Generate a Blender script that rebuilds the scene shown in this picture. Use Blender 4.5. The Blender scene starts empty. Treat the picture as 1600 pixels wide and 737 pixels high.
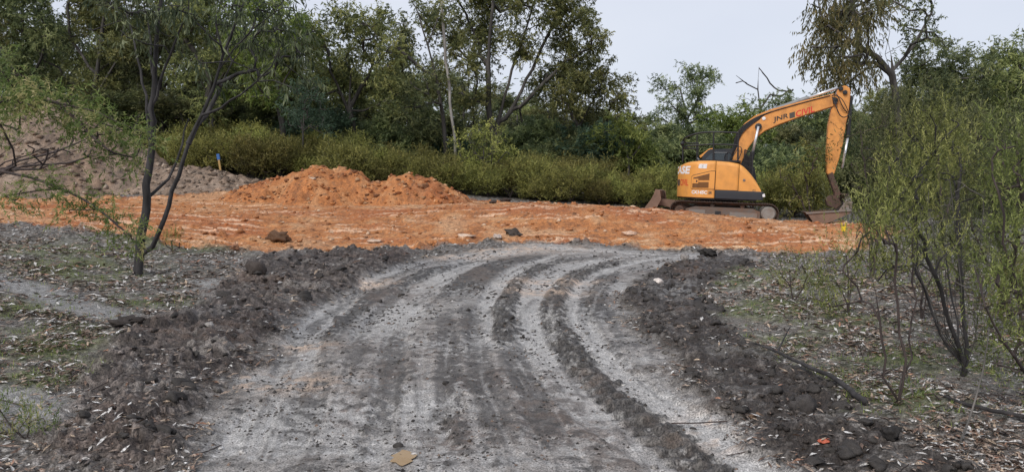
import bpy, bmesh, math, random
import numpy as np
from mathutils import Vector, Matrix

R = math.radians
sc = bpy.context.scene
COL = sc.collection
rng = np.random.default_rng(7)
random.seed(7)

# ------------------------------------------------------------------ camera, sky, sun, exposure
CAMZ, FPX, VH = 1.6, 1232.0, 300.0
PITCH = math.atan((368.5 - VH) / FPX)
cam = bpy.data.cameras.new('camera'); camo = bpy.data.objects.new('camera', cam); COL.objects.link(camo)
camo.location = (0, 0, CAMZ); camo.rotation_euler = (math.pi / 2 - PITCH, 0, 0)
cam.sensor_width = 36; cam.lens = 36 * FPX / 1600; cam.clip_end = 2000; cam.clip_start = 0.05
sc.camera = camo
SUN_EL, SUN_AZ = 42, 212          # degrees; azimuth measured clockwise from +Y
w = bpy.data.worlds.new('World'); sc.world = w; w.use_nodes = True
nt = w.node_tree; nd = nt.nodes; lk = nt.links
bg = nd['Background']; bg.inputs['Strength'].default_value = 0.12
sky = nd.new('ShaderNodeTexSky'); sky.sky_type = 'NISHITA'; sky.sun_disc = False
sky.sun_elevation = R(SUN_EL); sky.sun_rotation = R(SUN_AZ); sky.air_density = 1.0; sky.dust_density = 2.0
tc = nd.new('ShaderNodeTexCoord'); mp = nd.new('ShaderNodeMapping'); mp.inputs['Scale'].default_value = (1, 1, 2.2)
nz = nd.new('ShaderNodeTexNoise'); nz.inputs['Scale'].default_value = 1.5; nz.inputs['Detail'].default_value = 5
lk.new(tc.outputs['Generated'], mp.inputs[0]); lk.new(mp.outputs[0], nz.inputs['Vector'])
cr = nd.new('ShaderNodeMixRGB'); cr.inputs[1].default_value = (2.95, 3.25, 4.15, 1); cr.inputs[2].default_value = (5.1, 5.2, 5.5, 1)
lk.new(nz.outputs['Fac'], cr.inputs[0])
mx = nd.new('ShaderNodeMixRGB'); mx.inputs[0].default_value = 0.88
lk.new(sky.outputs[0], mx.inputs[1]); lk.new(cr.outputs[0], mx.inputs[2]); lk.new(mx.outputs[0], bg.inputs['Color'])
sl = bpy.data.lights.new('sun', 'SUN'); sl.energy = 1.5; sl.angle = R(18); sl.color = (1, .96, .9)
so = bpy.data.objects.new('sun', sl); COL.objects.link(so)
so.rotation_euler = Vector((math.sin(R(SUN_AZ)) * math.cos(R(SUN_EL)), math.cos(R(SUN_AZ)) * math.cos(R(SUN_EL)), math.sin(R(SUN_EL)))).to_track_quat('Z', 'Y').to_euler()
sc.view_settings.view_transform = 'Standard'; sc.view_settings.look = 'None'
sc.view_settings.exposure = 0.55; sc.view_settings.gamma = 1
sc.cycles.max_bounces = 6; sc.cycles.transparent_max_bounces = 8

# ------------------------------------------------------------------ helpers
def P(u, v, d):
    """world point seen at photo pixel (u, v) at ground distance d along +Y (used to work out where things stand)"""
    x = (u - 800) / FPX; y = -(v - 368.5) / FPX
    ca, sa = math.cos(PITCH), math.sin(PITCH)
    dy = ca + y * sa; dz = -sa + y * ca
    return np.array((x / dy * d, d, CAMZ + dz / dy * d))

def tag(o, label=None, cat=None, group=None, kind=None):
    if label: o['label'] = label
    if cat: o['category'] = cat
    if group: o['group'] = group
    if kind: o['kind'] = kind
    return o

def empty(name, loc=(0, 0, 0), label=None, cat=None, group=None, rz=0):
    o = bpy.data.objects.new(name, None); COL.objects.link(o)
    o.location = loc; o.rotation_euler = (0, 0, rz)
    return tag(o, label, cat, group)

def link(name, me, parent=None, mat=None):
    o = bpy.data.objects.new(name, me); COL.objects.link(o)
    if mat is not None and not me.materials: me.materials.append(mat)
    if parent is not None: o.parent = parent
    return o

def np_mesh(name, verts, faces, smooth=False):
    """verts (N,3); faces: list of (M,k) int arrays"""
    me = bpy.data.meshes.new(name)
    verts = np.asarray(verts, np.float32)
    if not isinstance(faces, list): faces = [faces]
    faces = [np.asarray(f, np.int32) for f in faces if len(f)]
    me.vertices.add(len(verts)); me.vertices.foreach_set('co', verts.ravel())
    nl = sum(f.size for f in faces); nf = sum(len(f) for f in faces)
    me.loops.add(nl); me.loops.foreach_set('vertex_index', np.concatenate([f.ravel() for f in faces]))
    me.polygons.add(nf)
    tot = np.concatenate([np.full(len(f), f.shape[1], np.int32) for f in faces])
    st = np.concatenate([[0], np.cumsum(tot)[:-1]]).astype(np.int32)
    me.polygons.foreach_set('loop_start', st); me.polygons.foreach_set('loop_total', tot)
    if smooth: me.polygons.foreach_set('use_smooth', np.ones(nf, bool))
    me.update(calc_edges=True)
    return me

def set_col(me, rgba, name='col'):
    a = me.color_attributes.new(name, 'FLOAT_COLOR', 'POINT')
    a.data.foreach_set('color', np.asarray(rgba, np.float32).ravel())

def copy_thing(o, loc=None, rz=None, scale=None, label=None, group=None):
    c = o.copy(); COL.objects.link(c)
    if loc is not None: c.location = loc
    if rz is not None: c.rotation_euler = (0, 0, rz)
    if scale is not None: c.scale = scale
    if label: c['label'] = label
    if group: c['group'] = group
    for ch in o.children:
        k = ch.copy(); COL.objects.link(k); k.parent = c
    return c

# ---- numpy noise
def _h(ix, iy, s):
    n = (ix.astype(np.int64) * 374761393 + iy.astype(np.int64) * 668265263 + s * 1442695041) & 0xffffffff
    n = ((n ^ (n >> 13)) * 1274126177) & 0xffffffff
    n = ((n ^ (n >> 16)) * 2246822519) & 0xffffffff
    return ((n ^ (n >> 15)) & 0xffffff) / float(0x1000000)
def noise(x, y, s=0):
    ix = np.floor(x); iy = np.floor(y); fx = x - ix; fy = y - iy
    r = 0
    sx = fx * fx * fx * (fx * (fx * 6 - 15) + 10); sy = fy * fy * fy * (fy * (fy * 6 - 15) + 10)
    v = []
    for dy in (0, 1):
        for dx in (0, 1):
            a = _h(ix + dx, iy + dy, s) * 2 * math.pi
            v.append(np.cos(a) * (fx - dx) + np.sin(a) * (fy - dy))
    return 1.5 * ((v[0] * (1 - sx) + v[1] * sx) * (1 - sy) + (v[2] * (1 - sx) + v[3] * sx) * sy)
def fbm(x, y, f, o=4, s=0, g=.5):
    r = 0; a = 1; t = 0
    for i in range(o):
        r = r + a * noise(x * f + 17.3 * i, y * f - 9.1 * i, s + i); t += a; a *= g; f *= 2.03
    return r / t * 1.25
def cells(x, y, f, s=0):
    """cellular noise: distance to nearest seed (0 at centre) and that seed's random number"""
    X = x * f; Y = y * f; ix = np.floor(X); iy = np.floor(Y)
    best = np.full(X.shape, 9.0); rid = np.zeros(X.shape)
    for dx in (-1, 0, 1):
        for dy in (-1, 0, 1):
            cx = ix + dx; cy = iy + dy
            px = cx + _h(cx, cy, s); py = cy + _h(cx, cy, s + 5)
            d = np.hypot(X - px, Y - py); m = d < best
            best = np.where(m, d, best); rid = np.where(m, _h(cx, cy, s + 9), rid)
    return best, rid
def sstep(a, b, x):
    t = np.clip((x - a) / (b - a), 0, 1); return t * t * (3 - 2 * t)
def lerp(a, b, t):
    if a.ndim == 1: a = a[None, :]
    b = np.asarray(b)
    if b.ndim == 1: b = b[None, :]
    return a + (b - a) * t[:, None]

# ------------------------------------------------------------------ terrain shape: control points
ctl = []
def cpx(u, v, d): ctl.append(P(u, v, d))
def road_d(v): return 1.72 / ((v - VH) / FPX + .0265)
for v, us in ((737, (400, 800, 1150)), (640, (380, 700, 1050)), (560, (450, 750, 1000)), (500, (480, 720, 950)), (450, (560, 780, 960)), (415, (650, 850, 1000)), (398, (760, 950, 1080))):
    for u in us: cpx(u, v, road_d(v))
for t in ((0, 0, 0), (-4, 0, .12), (4, 0, .12), (0, -12, 0), (-15, -10, .2), (15, -10, .2), (-12, 4, .4), (12, 4, .25), (-20, 12, 1.1), (18, 12, .3)): ctl.append(np.array(t, float))
for t in ((0, 737, 4.25), (0, 600, 5.9), (0, 520, 7.1), (0, 440, 9.8), (100, 400, 12.3), (215, 430, 11.8), (0, 380, 14), (0, 352, 16.5), (330, 440, 11.5), (200, 520, 7.8), (120, 620, 5.8), (400, 420, 12.6),
          (1180, 415, 14.2), (1250, 480, 9.2), (1400, 640, 5.25), (1600, 737, 4.1), (1600, 560, 6.6), (1600, 450, 11), (1330, 400, 16.5), (1450, 400, 16), (1600, 380, 18),
          (100, 358, 16), (200, 372, 15.6), (300, 388, 15.6), (450, 393, 16.2), (640, 390, 17), (800, 379, 18), (1000, 388, 18), (1200, 397, 17.5), (1320, 396, 17.5),
          (1000, 333, 21.3), (900, 329, 21.3), (800, 323, 22), (1100, 340, 21.3), (1200, 349, 21), (1280, 357, 20.5), (1345, 378, 19),
          (700, 340, 20.5), (600, 350, 20), (600, 320, 24), (400, 350, 19), (400, 320, 23.5), (200, 340, 19), (200, 305, 26), (0, 305, 25), (0, 330, 20)): cpx(*t)
for t in ((1000, 26, .92), (900, 27, 1.05), (800, 28, 1.2)): ctl.append(np.array(((t[0] - 800) / FPX * t[1], t[1], t[2])))
for t in ((1122, 345.5, 27), (1050, 341, 26.5), (1200, 348, 26), (1310, 352, 25.5), (340, 276, 30), (500, 287, 30), (720, 306, 30), (860, 316, 30), (1000, 325, 29.5)): cpx(*t)
for t in ((-20, 42, 3.7), (0, 42, 2.5), (20, 42, 1.4), (-32, 25, 1.8), (28, 25, .5), (-40, 65, 5.0), (0, 65, 3.6), (40, 65, 2.2)): ctl.append(np.array(t, float))
for k in range(10):
    a = k * math.pi / 5; ctl.append(np.array((260 * math.sin(a), 260 * math.cos(a), 2.0)))
ctl = np.array(ctl)
def _U(r2): return r2 * np.log(r2 + 1e-9)
_n = len(ctl); _s = 10.0
_c = ctl[:, :2] / _s
_K = _U(((_c[:, None] - _c[None]) ** 2).sum(-1)) + np.eye(_n) * 2e-3
_A = np.zeros((_n + 3, _n + 3)); _A[:_n, :_n] = _K; _A[:_n, _n] = 1; _A[:_n, _n + 1:] = _c; _A[_n:, :_n] = _A[:_n, _n:].T
_W = np.linalg.solve(_A, np.concatenate([ctl[:, 2], np.zeros(3)]))
def zbase(x, y):
    x = np.asarray(x, float) / _s; y = np.asarray(y, float) / _s
    r = np.full(x.shape, _W[_n]) + _W[_n + 1] * x + _W[_n + 2] * y
    for k in range(_n): r = r + _W[k] * _U((x - _c[k, 0]) ** 2 + (y - _c[k, 1]) ** 2)
    return r

_ts = np.geomspace(2.5, 60, 900)
def G(u, v):
    """x, y of the ground seen at photo pixel (u, v)"""
    x0, _, z0 = P(u, v, 1.0)
    z = CAMZ + (z0 - CAMZ) * _ts; g = zbase(x0 * _ts, _ts)
    k = np.nonzero(z < g)[0]
    t = _ts[k[0]] if len(k) else 30.0
    return np.array((x0 * t, t))
def GL(pts): return np.array([G(u, v) for u, v in pts])

def seg_dist(x, y, pl):
    """distance to a polyline, arc length along it"""
    best = np.full(x.shape, 1e9); arc = np.zeros(x.shape); acc = 0
    for a, b in zip(pl[:-1], pl[1:]):
        d = b - a; L = math.hypot(*d) + 1e-9
        t = np.clip(((x - a[0]) * d[0] + (y - a[1]) * d[1]) / L ** 2, 0, 1)
        q = np.hypot(x - a[0] - t * d[0], y - a[1] - t * d[1]); m = q < best
        best = np.where(m, q, best); arc = np.where(m, acc + t * L, arc); acc += L
    return best, arc
def smooth_line(pl, it=2):
    for _ in range(it):
        q = [pl[0]]
        for a, b in zip(pl[:-1], pl[1:]): q += [a * .75 + b * .25, a * .25 + b * .75]
        pl = np.array(q + [pl[-1]])
    return pl
def poly_sd(x, y, pg):
    """signed distance to a polygon, positive inside"""
    d, _ = seg_dist(x, y, np.vstack([pg, pg[:1]]))
    ins = np.zeros(x.shape, bool)
    for (x1, y1), (x2, y2) in zip(pg, np.roll(pg, -1, 0)):
        c = ((y1 > y) != (y2 > y)) & (x < (x2 - x1) * (y - y1) / (y2 - y1 + 1e-12) + x1)
        ins ^= c
    return np.where(ins, d, -d)

ROAD = GL([(300, 737), (330, 640), (400, 560), (470, 490), (560, 440), (650, 408), (740, 390), (810, 382), (900, 387), (1000, 391), (1110, 396), (1190, 402), (1190, 408), (1080, 412), (1000, 430), (955, 470), (985, 520), (1040, 570), (1130, 640), (1250, 737)])
ROAD = np.vstack([[ROAD[0] * .2 + np.array((0, -3))], ROAD, [ROAD[-1] * .2 + np.array((1, -3))]])
PAD = GL([(-200, 346), (0, 352), (100, 358), (200, 373), (260, 386), (330, 392), (450, 395), (560, 396), (640, 391), (720, 382), (800, 379), (900, 384), (1000, 389), (1100, 393), (1200, 397), (1325, 397)])
PAD = np.vstack([PAD, [(10, 20), (10.5, 24), (11.5, 27.5), (5, 28.2), (1, 28), (-2, 27.6), (-6, 27.3), (-9, 27), (-12, 25.3), (-18, 24.5), (-25, 23)]])
EDGE_L = smooth_line(np.vstack([[(-1.5, 1.5)], GL([(300, 737), (400, 575), (500, 490), (590, 440), (680, 407), (760, 392), (850, 385), (960, 387), (1180, 396)])]))
EDGE_R = smooth_line(np.vstack([[(1.6, 1.5)], GL([(1250, 737), (1130, 640), (1020, 560), (970, 510), (955, 470), (985, 430), (1060, 410), (1190, 406)])]))
MUDL = GL([(60, 737), (80, 640), (130, 570), (190, 510), (290, 490), (330, 450), (400, 405), (520, 396), (660, 395), (640, 415), (560, 445), (470, 492), (400, 560), (330, 640), (300, 737)])
MUDR = GL([(1250, 760), (1130, 645), (1035, 570), (990, 520), (960, 470), (1000, 432), (1080, 407), (1110, 401), (1180, 404), (1180, 416), (1120, 432), (1110, 460), (1140, 500), (1200, 545), (1270, 590), (1360, 640), (1480, 690), (1640, 770)])
PALE = [(smooth_line(GL(l)), wd) for l, wd in (
    ([(1070, 400), (990, 408), (940, 425), (905, 450), (897, 480), (915, 520), (955, 565), (1010, 615), (1090, 670), (1200, 737), (1420, 860)], .17),
    ([(1000, 397), (900, 412), (850, 435), (828, 465), (822, 500), (838, 545), (880, 600), (940, 650), (1020, 700), (1070, 737), (1240, 860)], .2),
    ([(940, 394), (850, 400), (795, 425), (765, 460), (752, 500), (750, 560)], .14),
    ([(840, 389), (740, 402), (660, 445), (610, 490), (580, 560)], .32),
    ([(730, 393), (620, 420), (530, 465), (470, 530), (450, 620)], .2),
    ([(1180, 404), (1060, 397), (900, 391), (800, 388)], .3),
    ([(420, 737), (460, 660), (560, 600)], .5), ([(640, 737), (640, 660), (660, 600)], .3))]
DARK = [(smooth_line(GL(l)), wd) for l, wd in (
    ([(1000, 404), (930, 416), (882, 440), (862, 470), (865, 505), (893, 550), (945, 605), (1010, 655), (1100, 727), (1300, 860)], .17),
    ([(900, 400), (845, 416), (806, 440), (790, 475), (790, 520), (800, 560)], .15),
    ([(860, 396), (790, 408), (735, 435), (700, 475)], .3),
    ([(790, 398), (690, 415), (590, 455), (530, 505), (495, 560)], .13),
    ([(960, 420), (930, 450), (925, 480), (950, 520)], .2),
    ([(735, 470), (742, 540), (760, 620), (800, 737)], .12),
    ([(620, 500), (612, 560), (600, 640), (560, 737)], .12), ([(830, 392), (740, 404), (660, 430), (600, 470), (565, 525), (545, 600)], .09), ([(700, 400), (600, 432), (520, 478), (455, 540), (420, 610)], .09),
    ([(690, 480), (705, 540), (700, 620), (670, 737)], .11), ([(500, 560), (480, 640), (455, 737)], .12), ([(800, 520), (812, 570), (840, 640), (880, 737)], .12), ([(975, 398), (900, 404), (850, 412)], .12))]
BROWN = [(G(u, v), r) for u, v, r in ((690, 550, .5), (850, 625, .45), (615, 535, .35), (830, 590, .4), (760, 590, .4), (500, 545, .3), (900, 680, .4), (430, 560, .35), (720, 690, .4), (550, 640, .3), (860, 650, .5), (640, 455, .5))]
TANP = [(G(u, v), r) for u, v, r in ((440, 595, .3), (340, 585, .25), (470, 540, .2), (850, 455, .35), (870, 440, .4), (780, 388, 1.0), (1140, 655, .2), (1170, 680, .2), (560, 440, .4), (700, 400, .6), (390, 600, .25))]
PALEG = [(smooth_line(GL(l)), wd) for l, wd in (([(-40, 425), (60, 455), (130, 480), (200, 500), (290, 520), (330, 545)], .32), ([(-30, 620), (60, 640), (100, 660)], .3), ([(330, 440), (360, 470)], .25))]
MOSS = [(G(u, v), r) for u, v, r in ((50, 540, .9), (20, 480, .8), (60, 580, .6), (110, 420, 1.2), (230, 470, .5), (280, 385, 1.0), (60, 390, 1.5), (1180, 440, .9), (1200, 480, .9), (1300, 500, .7), (1240, 540, .5), (1160, 425, 1.0), (1330, 600, .25), (1400, 620, .4), (1300, 590, .3), (1360, 560, .5), (1500, 560, .8), (1260, 440, 1.2), (1310, 640, .12))]

def C(*a): return np.array(a, float)
def endfade(pl, a):
    L = np.hypot(*np.diff(pl, axis=0).T).sum(); return sstep(0, min(.9, L * .3), a) * sstep(0, min(1.2, L * .35), L - a)
ORANGE_MOUNDS = ((-6.25, 25.3, 1.12, 1.6, 1.3, 0), (-7.4, 25.3, .72, 1.5, 1.2, 0), (-5.4, 25.4, 1.0, 1.35, 1.3, 0), (-4.4, 25.3, .62, 1.3, 1.2, 0), (-3.35, 25.1, .92, 1.2, 1.2, 1), (-2.6, 25.1, .72, 1.05, 1.0, 1), (-4.2, 25.2, .62, 1.2, 1.1, 1))
GREY_MOUND = ((-16.7, 28.3, 3.0, 3.5, 3.2), (-12.2, 28.2, .6, 2.6, 2.0), (-9.8, 28.0, .15, 2.4, 1.4), (-19.5, 27.8, 2.4, 3.6, 3.0))

def mound_h(x, y, which):
    wx = x + .25 * fbm(x, y, .9, 3, 71); wy = y + .25 * fbm(x, y, .9, 3, 75)
    src = [m[:5] for m in ORANGE_MOUNDS if m[5] == which] if which < 2 else GREY_MOUND
    h = np.zeros(x.shape)
    for cx, cy, hh, rx, ry in src:
        r = np.sqrt(((wx - cx) / rx) ** 2 + ((wy - cy) / ry) ** 2)
        h = np.maximum(h, hh * (1 - r * r / (r + .45)))
    h = np.maximum(h, 0)
    k = sstep(0, .25, h)
    c, ri = cells(x, y, 3.2, 31); c2, r2 = cells(x, y, 8, 37)
    amp = 1 if which < 2 else 1.1
    h = h + k * amp * (.13 * fbm(x, y, 1.0, 5, 33) + .13 * (1 - c * 1.2).clip(0) * (ri > .55) + .05 * (1 - c2).clip(0) * r2)
    return h - .05

def surface(x, y, full=True):
    """height, albedo, roughness and region weights of the open ground at (x, y)"""
    n_lo = fbm(x, y, .35, 3, 1); n_m = fbm(x, y, 1.6, 4, 11); n_h = fbm(x, y, 7, 3, 21); n_f = fbm(x, y, 17, 2, 41)
    wx = x + .28 * fbm(x, y, 1.1, 3, 51) + .06 * n_h; wy = y + .28 * fbm(x, y, 1.1, 3, 55) + .06 * n_f
    near = (np.hypot(x, y) < 40)
    N = x.shape[0]
    z = zbase(x, y)
    pad_sd = poly_sd(wx, wy, PAD); wpad = sstep(-.18, .18, pad_sd)
    road_sd = poly_sd(wx, wy, ROAD); wroad = sstep(-.14, .14, road_sd)
    ml = poly_sd(wx, wy, MUDL); mr = poly_sd(wx + .15 * n_m, wy + .2 * n_m, MUDR)
    wml = sstep(-.12, .25, ml); wmr = sstep(-.10, .22, mr) * (1 - .75 * sstep(.0, .5, n_m + .5 * n_h) * sstep(1.0, 3.2, x + .25 * (7 - y)) * (y < 8.5))
    # masks for road strips
    xs = x + .05 * n_h + .05 * n_m; ys = y + .05 * n_f + .05 * n_m
    pale = np.zeros(N); dark = np.zeros(N); cleat = np.zeros(N); rutz = np.zeros(N)
    for i, (pl, wd) in enumerate(PALE):
        d, a = seg_dist(xs, ys, pl); q = (1 - sstep(wd * .75, wd * 1.2, d + .25 * wd * n_h)) * endfade(pl, a)
        pale = np.maximum(pale, q); rutz -= .03 * q
    for i, (pl, wd) in enumerate(DARK):
        d, a = seg_dist(xs, ys, pl); q = (1 - sstep(wd * .75, wd * 1.2, d + .35 * wd * n_h)) * endfade(pl, a)
        dark = np.maximum(dark, q * (1 if i < 5 else .75)); rutz += (.006 if i < 5 else -.012) * q
        if i in (0, 1): cleat = cleat + q * np.sin(a * 2 * math.pi / .2 + 2.2 * d / wd + .9 * n_m)
    eL, aL = seg_dist(x, y, EDGE_L); eR, aR = seg_dist(x, y, EDGE_R); acr = eL / (eL + eR + 1e-6)
    gro = noise(acr * 34 + .25 * n_m, aL * .33, 131) * .65 + noise(acr * 75 + .3 * n_m, aL * .5, 137) * .5
    # left mud is a churned bank, right mud a taller one
    c1, r1 = cells(wx, wy, 3.4, 61); c2, r2 = cells(wx, wy, 8.5, 65); c3, r3 = cells(x, y, 19, 67)
    clod = .11 * (1 - c1 * 1.25).clip(0) * sstep(.35, 1, r1) + .055 * (1 - c2 * 1.2).clip(0) * (.3 + r2) + .022 * (1 - c3 * 1.2).clip(0) * (.3 + r3)
    ridge_r = np.exp(-((mr - .45) / .38) ** 2); ridge_l = np.exp(-((ml - .5) / .45) ** 2)
    track_notch = np.exp(-(((x - G_NOTCH[0]) / .45) ** 2 + ((y - G_NOTCH[1]) / .9) ** 2))
    z = z + wmr * (.085 * ridge_r * (.6 + .8 * n_lo) * sstep(4.6, 8, y) + clod * .7 + .06 * n_m + .035 * n_h) - .14 * track_notch
    z = z + track_notch * wmr * .02 * np.sin(y * 2 * math.pi / .2 + x * 3)
    z = z + wml * (.07 * ridge_l + clod * .85 + .06 * n_m + .03 * n_h) * (1 - wroad * .8)
    zr = rutz + .012 * np.clip(gro, -.6, .6) + .05 * n_lo + .02 * n_m + .006 * n_h + .001 * n_f + .022 * cleat + .03 * dark * (.5 * clod / .08 - .2)
    z = z + wroad * (1 - wmr) * zr
    # clay
    c4, r4 = cells(wx, wy, 2.2, 81)
    z = z + wpad * (.05 * fbm(x, y, .9, 4, 83) + .03 * n_m + .024 * n_h + .01 * n_f + .25 * clod * sstep(.1, .6, n_lo + .4) + .04 * (1 - c4).clip(0) * (r4 > .85))
    toe = np.exp(-(pad_sd / .5) ** 2)
    z = z + toe * (.06 * n_m + .9 * clod) * (1 - wroad)
    wg = (1 - wpad) * (1 - wroad) * (1 - np.maximum(wml, wmr))
    z = z + wg * (.05 * n_lo + .03 * n_m + .018 * n_h + .008 * n_f) * np.where(near, 1, 0)
    if not full: return z
    # ---- albedo
    b = lambda t, lo, hi: sstep(lo, hi, t)
    col = np.tile(C(.14, .125, .11), (N, 1))                                   # littered bush floor
    col = lerp(col, C(.045, .04, .035), b(n_h + .5 * n_m, .05, .5) * .8)
    col = lerp(col, C(.33, .31, .29), b(n_f + .4 * n_h, .1, .5) * .8)
    pg = np.zeros(N)
    for pl, wd in PALEG:
        d, a = seg_dist(xs + .12 * n_m, ys + .12 * n_h, pl); pg = np.maximum(pg, 1 - sstep(wd * .5, wd * 1.5, d + .12 * n_f))
    col = lerp(col, C(.29, .285, .275), pg * (.55 + .35 * b(n_f, -.2, .3)))
    ms = np.zeros(N)
    for c, r in MOSS:
        ms = np.maximum(ms, np.exp(-((x - c[0]) ** 2 + (y - c[1]) ** 2) / r ** 2))
    ms = ms * b(n_m + .6 * n_h + .3 * n_f, -.45, .25)
    col = lerp(col, lerp(np.tile(C(.15, .165, .05), (N, 1)), C(.075, .095, .028), b(n_h, -.3, .4)), ms * .8 * (1 - pg))
    rough = np.full(N, .75)
    # road
    rc = np.tile(C(.285, .262, .24), (N, 1))
    rc = lerp(rc, C(.115, .108, .102), b(n_m + .5 * n_h, 0, .55) * .8)
    rc = lerp(rc, C(.35, .342, .33), b(-n_m + .5 * n_h + .3 * n_f, .05, .5) * .8)
    rc = lerp(rc, C(.45, .435, .415), pale * (.5 + .5 * b(n_h + n_f, -.6, .5)) * .95)
    br = np.zeros(N)
    for c, r in BROWN: br = np.maximum(br, np.exp(-((x - c[0]) ** 2 + ((y - c[1]) / 1.6) ** 2) / r ** 2))
    br = br * b(n_h + .7 * n_f + .5 * n_m, -.35, .3)
    rc = lerp(rc, lerp(np.tile(C(.15, .105, .08), (N, 1)), C(.06, .046, .037), b(n_h, -.2, .4)), br * .85)
    dk = dark * b(n_h + .6 * n_f + .4 * n_m + dark * 1.2, -.2, .3)
    rc = lerp(rc, lerp(np.tile(C(.045, .04, .036), (N, 1)), C(.12, .11, .10), b(n_f, -.1, .5)), dk * .92)
    rc = lerp(rc, C(.02, .018, .016), np.clip(-cleat, 0, 1) * .8)
    sp = b(fbm(x, y, 3.3, 3, 91) + .4 * n_f, .38, .62)
    rc = lerp(rc, C(.06, .052, .046), sp * .8 * (1 - .6 * pale))
    rc = lerp(rc, C(.075, .068, .062), b(gro + .3 * n_h, .24, .46) * .55)
    rc = lerp(rc, C(.40, .385, .365), b(-gro + .25 * n_h, .25, .5) * .4)
    cl_ = fbm(x, y, .8, 3, 111); fl = fbm(x, y, 8, 3, 113, .6)
    rc = lerp(rc, C(.05, .045, .04), b(fl + .45 * cl_ + .15 * n_m, .32, .5) * (.7 - .5 * pale))
    rc = lerp(rc, C(.15, .11, .085), b(cl_ + .6 * n_h, .25, .75) * .5 * (1 - .6 * pale))
    rc = lerp(rc, C(.42, .405, .385), b(-fl - .5 * cl_ + .3 * pale, .3, .55) * .55)
    tn = np.zeros(N)
    for c, r in TANP: tn = np.maximum(tn, np.exp(-(((x - c[0]) / 1.7) ** 2 + (y - c[1]) ** 2) / r ** 2))
    rc = lerp(rc, C(.60, .45, .34), tn * b(n_h + .6 * n_m, -.35, .35) * .8)
    # mud
    mcR = lerp(np.tile(C(.042, .034, .029), (N, 1)), C(.115, .10, .09), b(n_h + .8 * n_f, .1, .7))
    mcR = lerp(mcR, C(.115, .075, .055), b(n_lo + n_m * .7, .1, .6) * .6)
    mcR = lerp(mcR, C(.15, .14, .13), b(n_m - .5 * n_h + .3 * n_f, .2, .6) * .6)
    mcR = lerp(mcR, C(.26, .255, .25), track_notch * b(n_f + n_h, -.3, .3) * .8)
    mcL = lerp(np.tile(C(.06, .049, .043), (N, 1)), C(.16, .135, .12), b(n_h + .8 * n_f, .0, .6))
    mcL = lerp(mcL, C(.04, .034, .03), b(-n_h + n_m, .1, .6) * .7)
    mcL = lerp(mcL, C(.24, .215, .195), b(n_m - .3 * n_h + .3 * n_f, .1, .5) * .7)
    mcL = lerp(mcL, C(.12, .08, .06), b(n_lo + .5 * n_h, .1, .6) * .5)
    # clay
    st = fbm((x + .35 * y) * .22, (y - .15 * x) * 1.5, 2.4, 4, 95) + .35 * sstep(-4, -9, x) * n_m
    cc = np.tile(C(.45, .18, .062), (N, 1))
    cc = lerp(cc, C(.53, .285, .13), b(n_m + .5 * n_h, -.1, .5) * .75)
    cc = lerp(cc, C(.25, .105, .045), b(-n_m + .8 * n_h, .1, .6) * .75)
    cc = lerp(cc, C(.36, .12, .042), b(n_lo + .3 * n_m, .0, .4) * .8)
    cc = lerp(cc, C(.50, .30, .17), b(-n_lo + .4 * n_m, .05, .5) * .6)
    cc = lerp(cc, C(.74, .48, .31), b(st + .25 * n_f + .35 * n_lo, .26, .5) * .8)
    cc = lerp(cc, C(.72, .50, .30), b(st + .5 * n_h + .3, .3, .6) * sstep(1.6, .5, pad_sd) * sstep(1.0, 4.0, x) * .7)
    cc = lerp(cc, C(.13, .075, .045), b(n_f + n_h, .45, .8) * .7)
    cc = lerp(cc, C(.10, .085, .075), toe * b(-pad_sd + .25 * n_m, -.15, .35) * .8)
    col = lerp(col, mcL, wml); col = lerp(col, mcR, wmr)
    col = lerp(col, rc, wroad * (1 - wmr * .85) * (1 - wml * .6))
    rough = rough + .1 * wpad + wroad * (-.24) - .12 * wmr
    # grass-free strip behind the pad stays bare grey-brown
    col = lerp(col, cc, wpad)
    return z, col, rough, dict(pad=wpad, road=wroad, ml=wml, mr=wmr, g=wg, ms=ms, pg=pg)
G_NOTCH = G(1075, 455)

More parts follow.
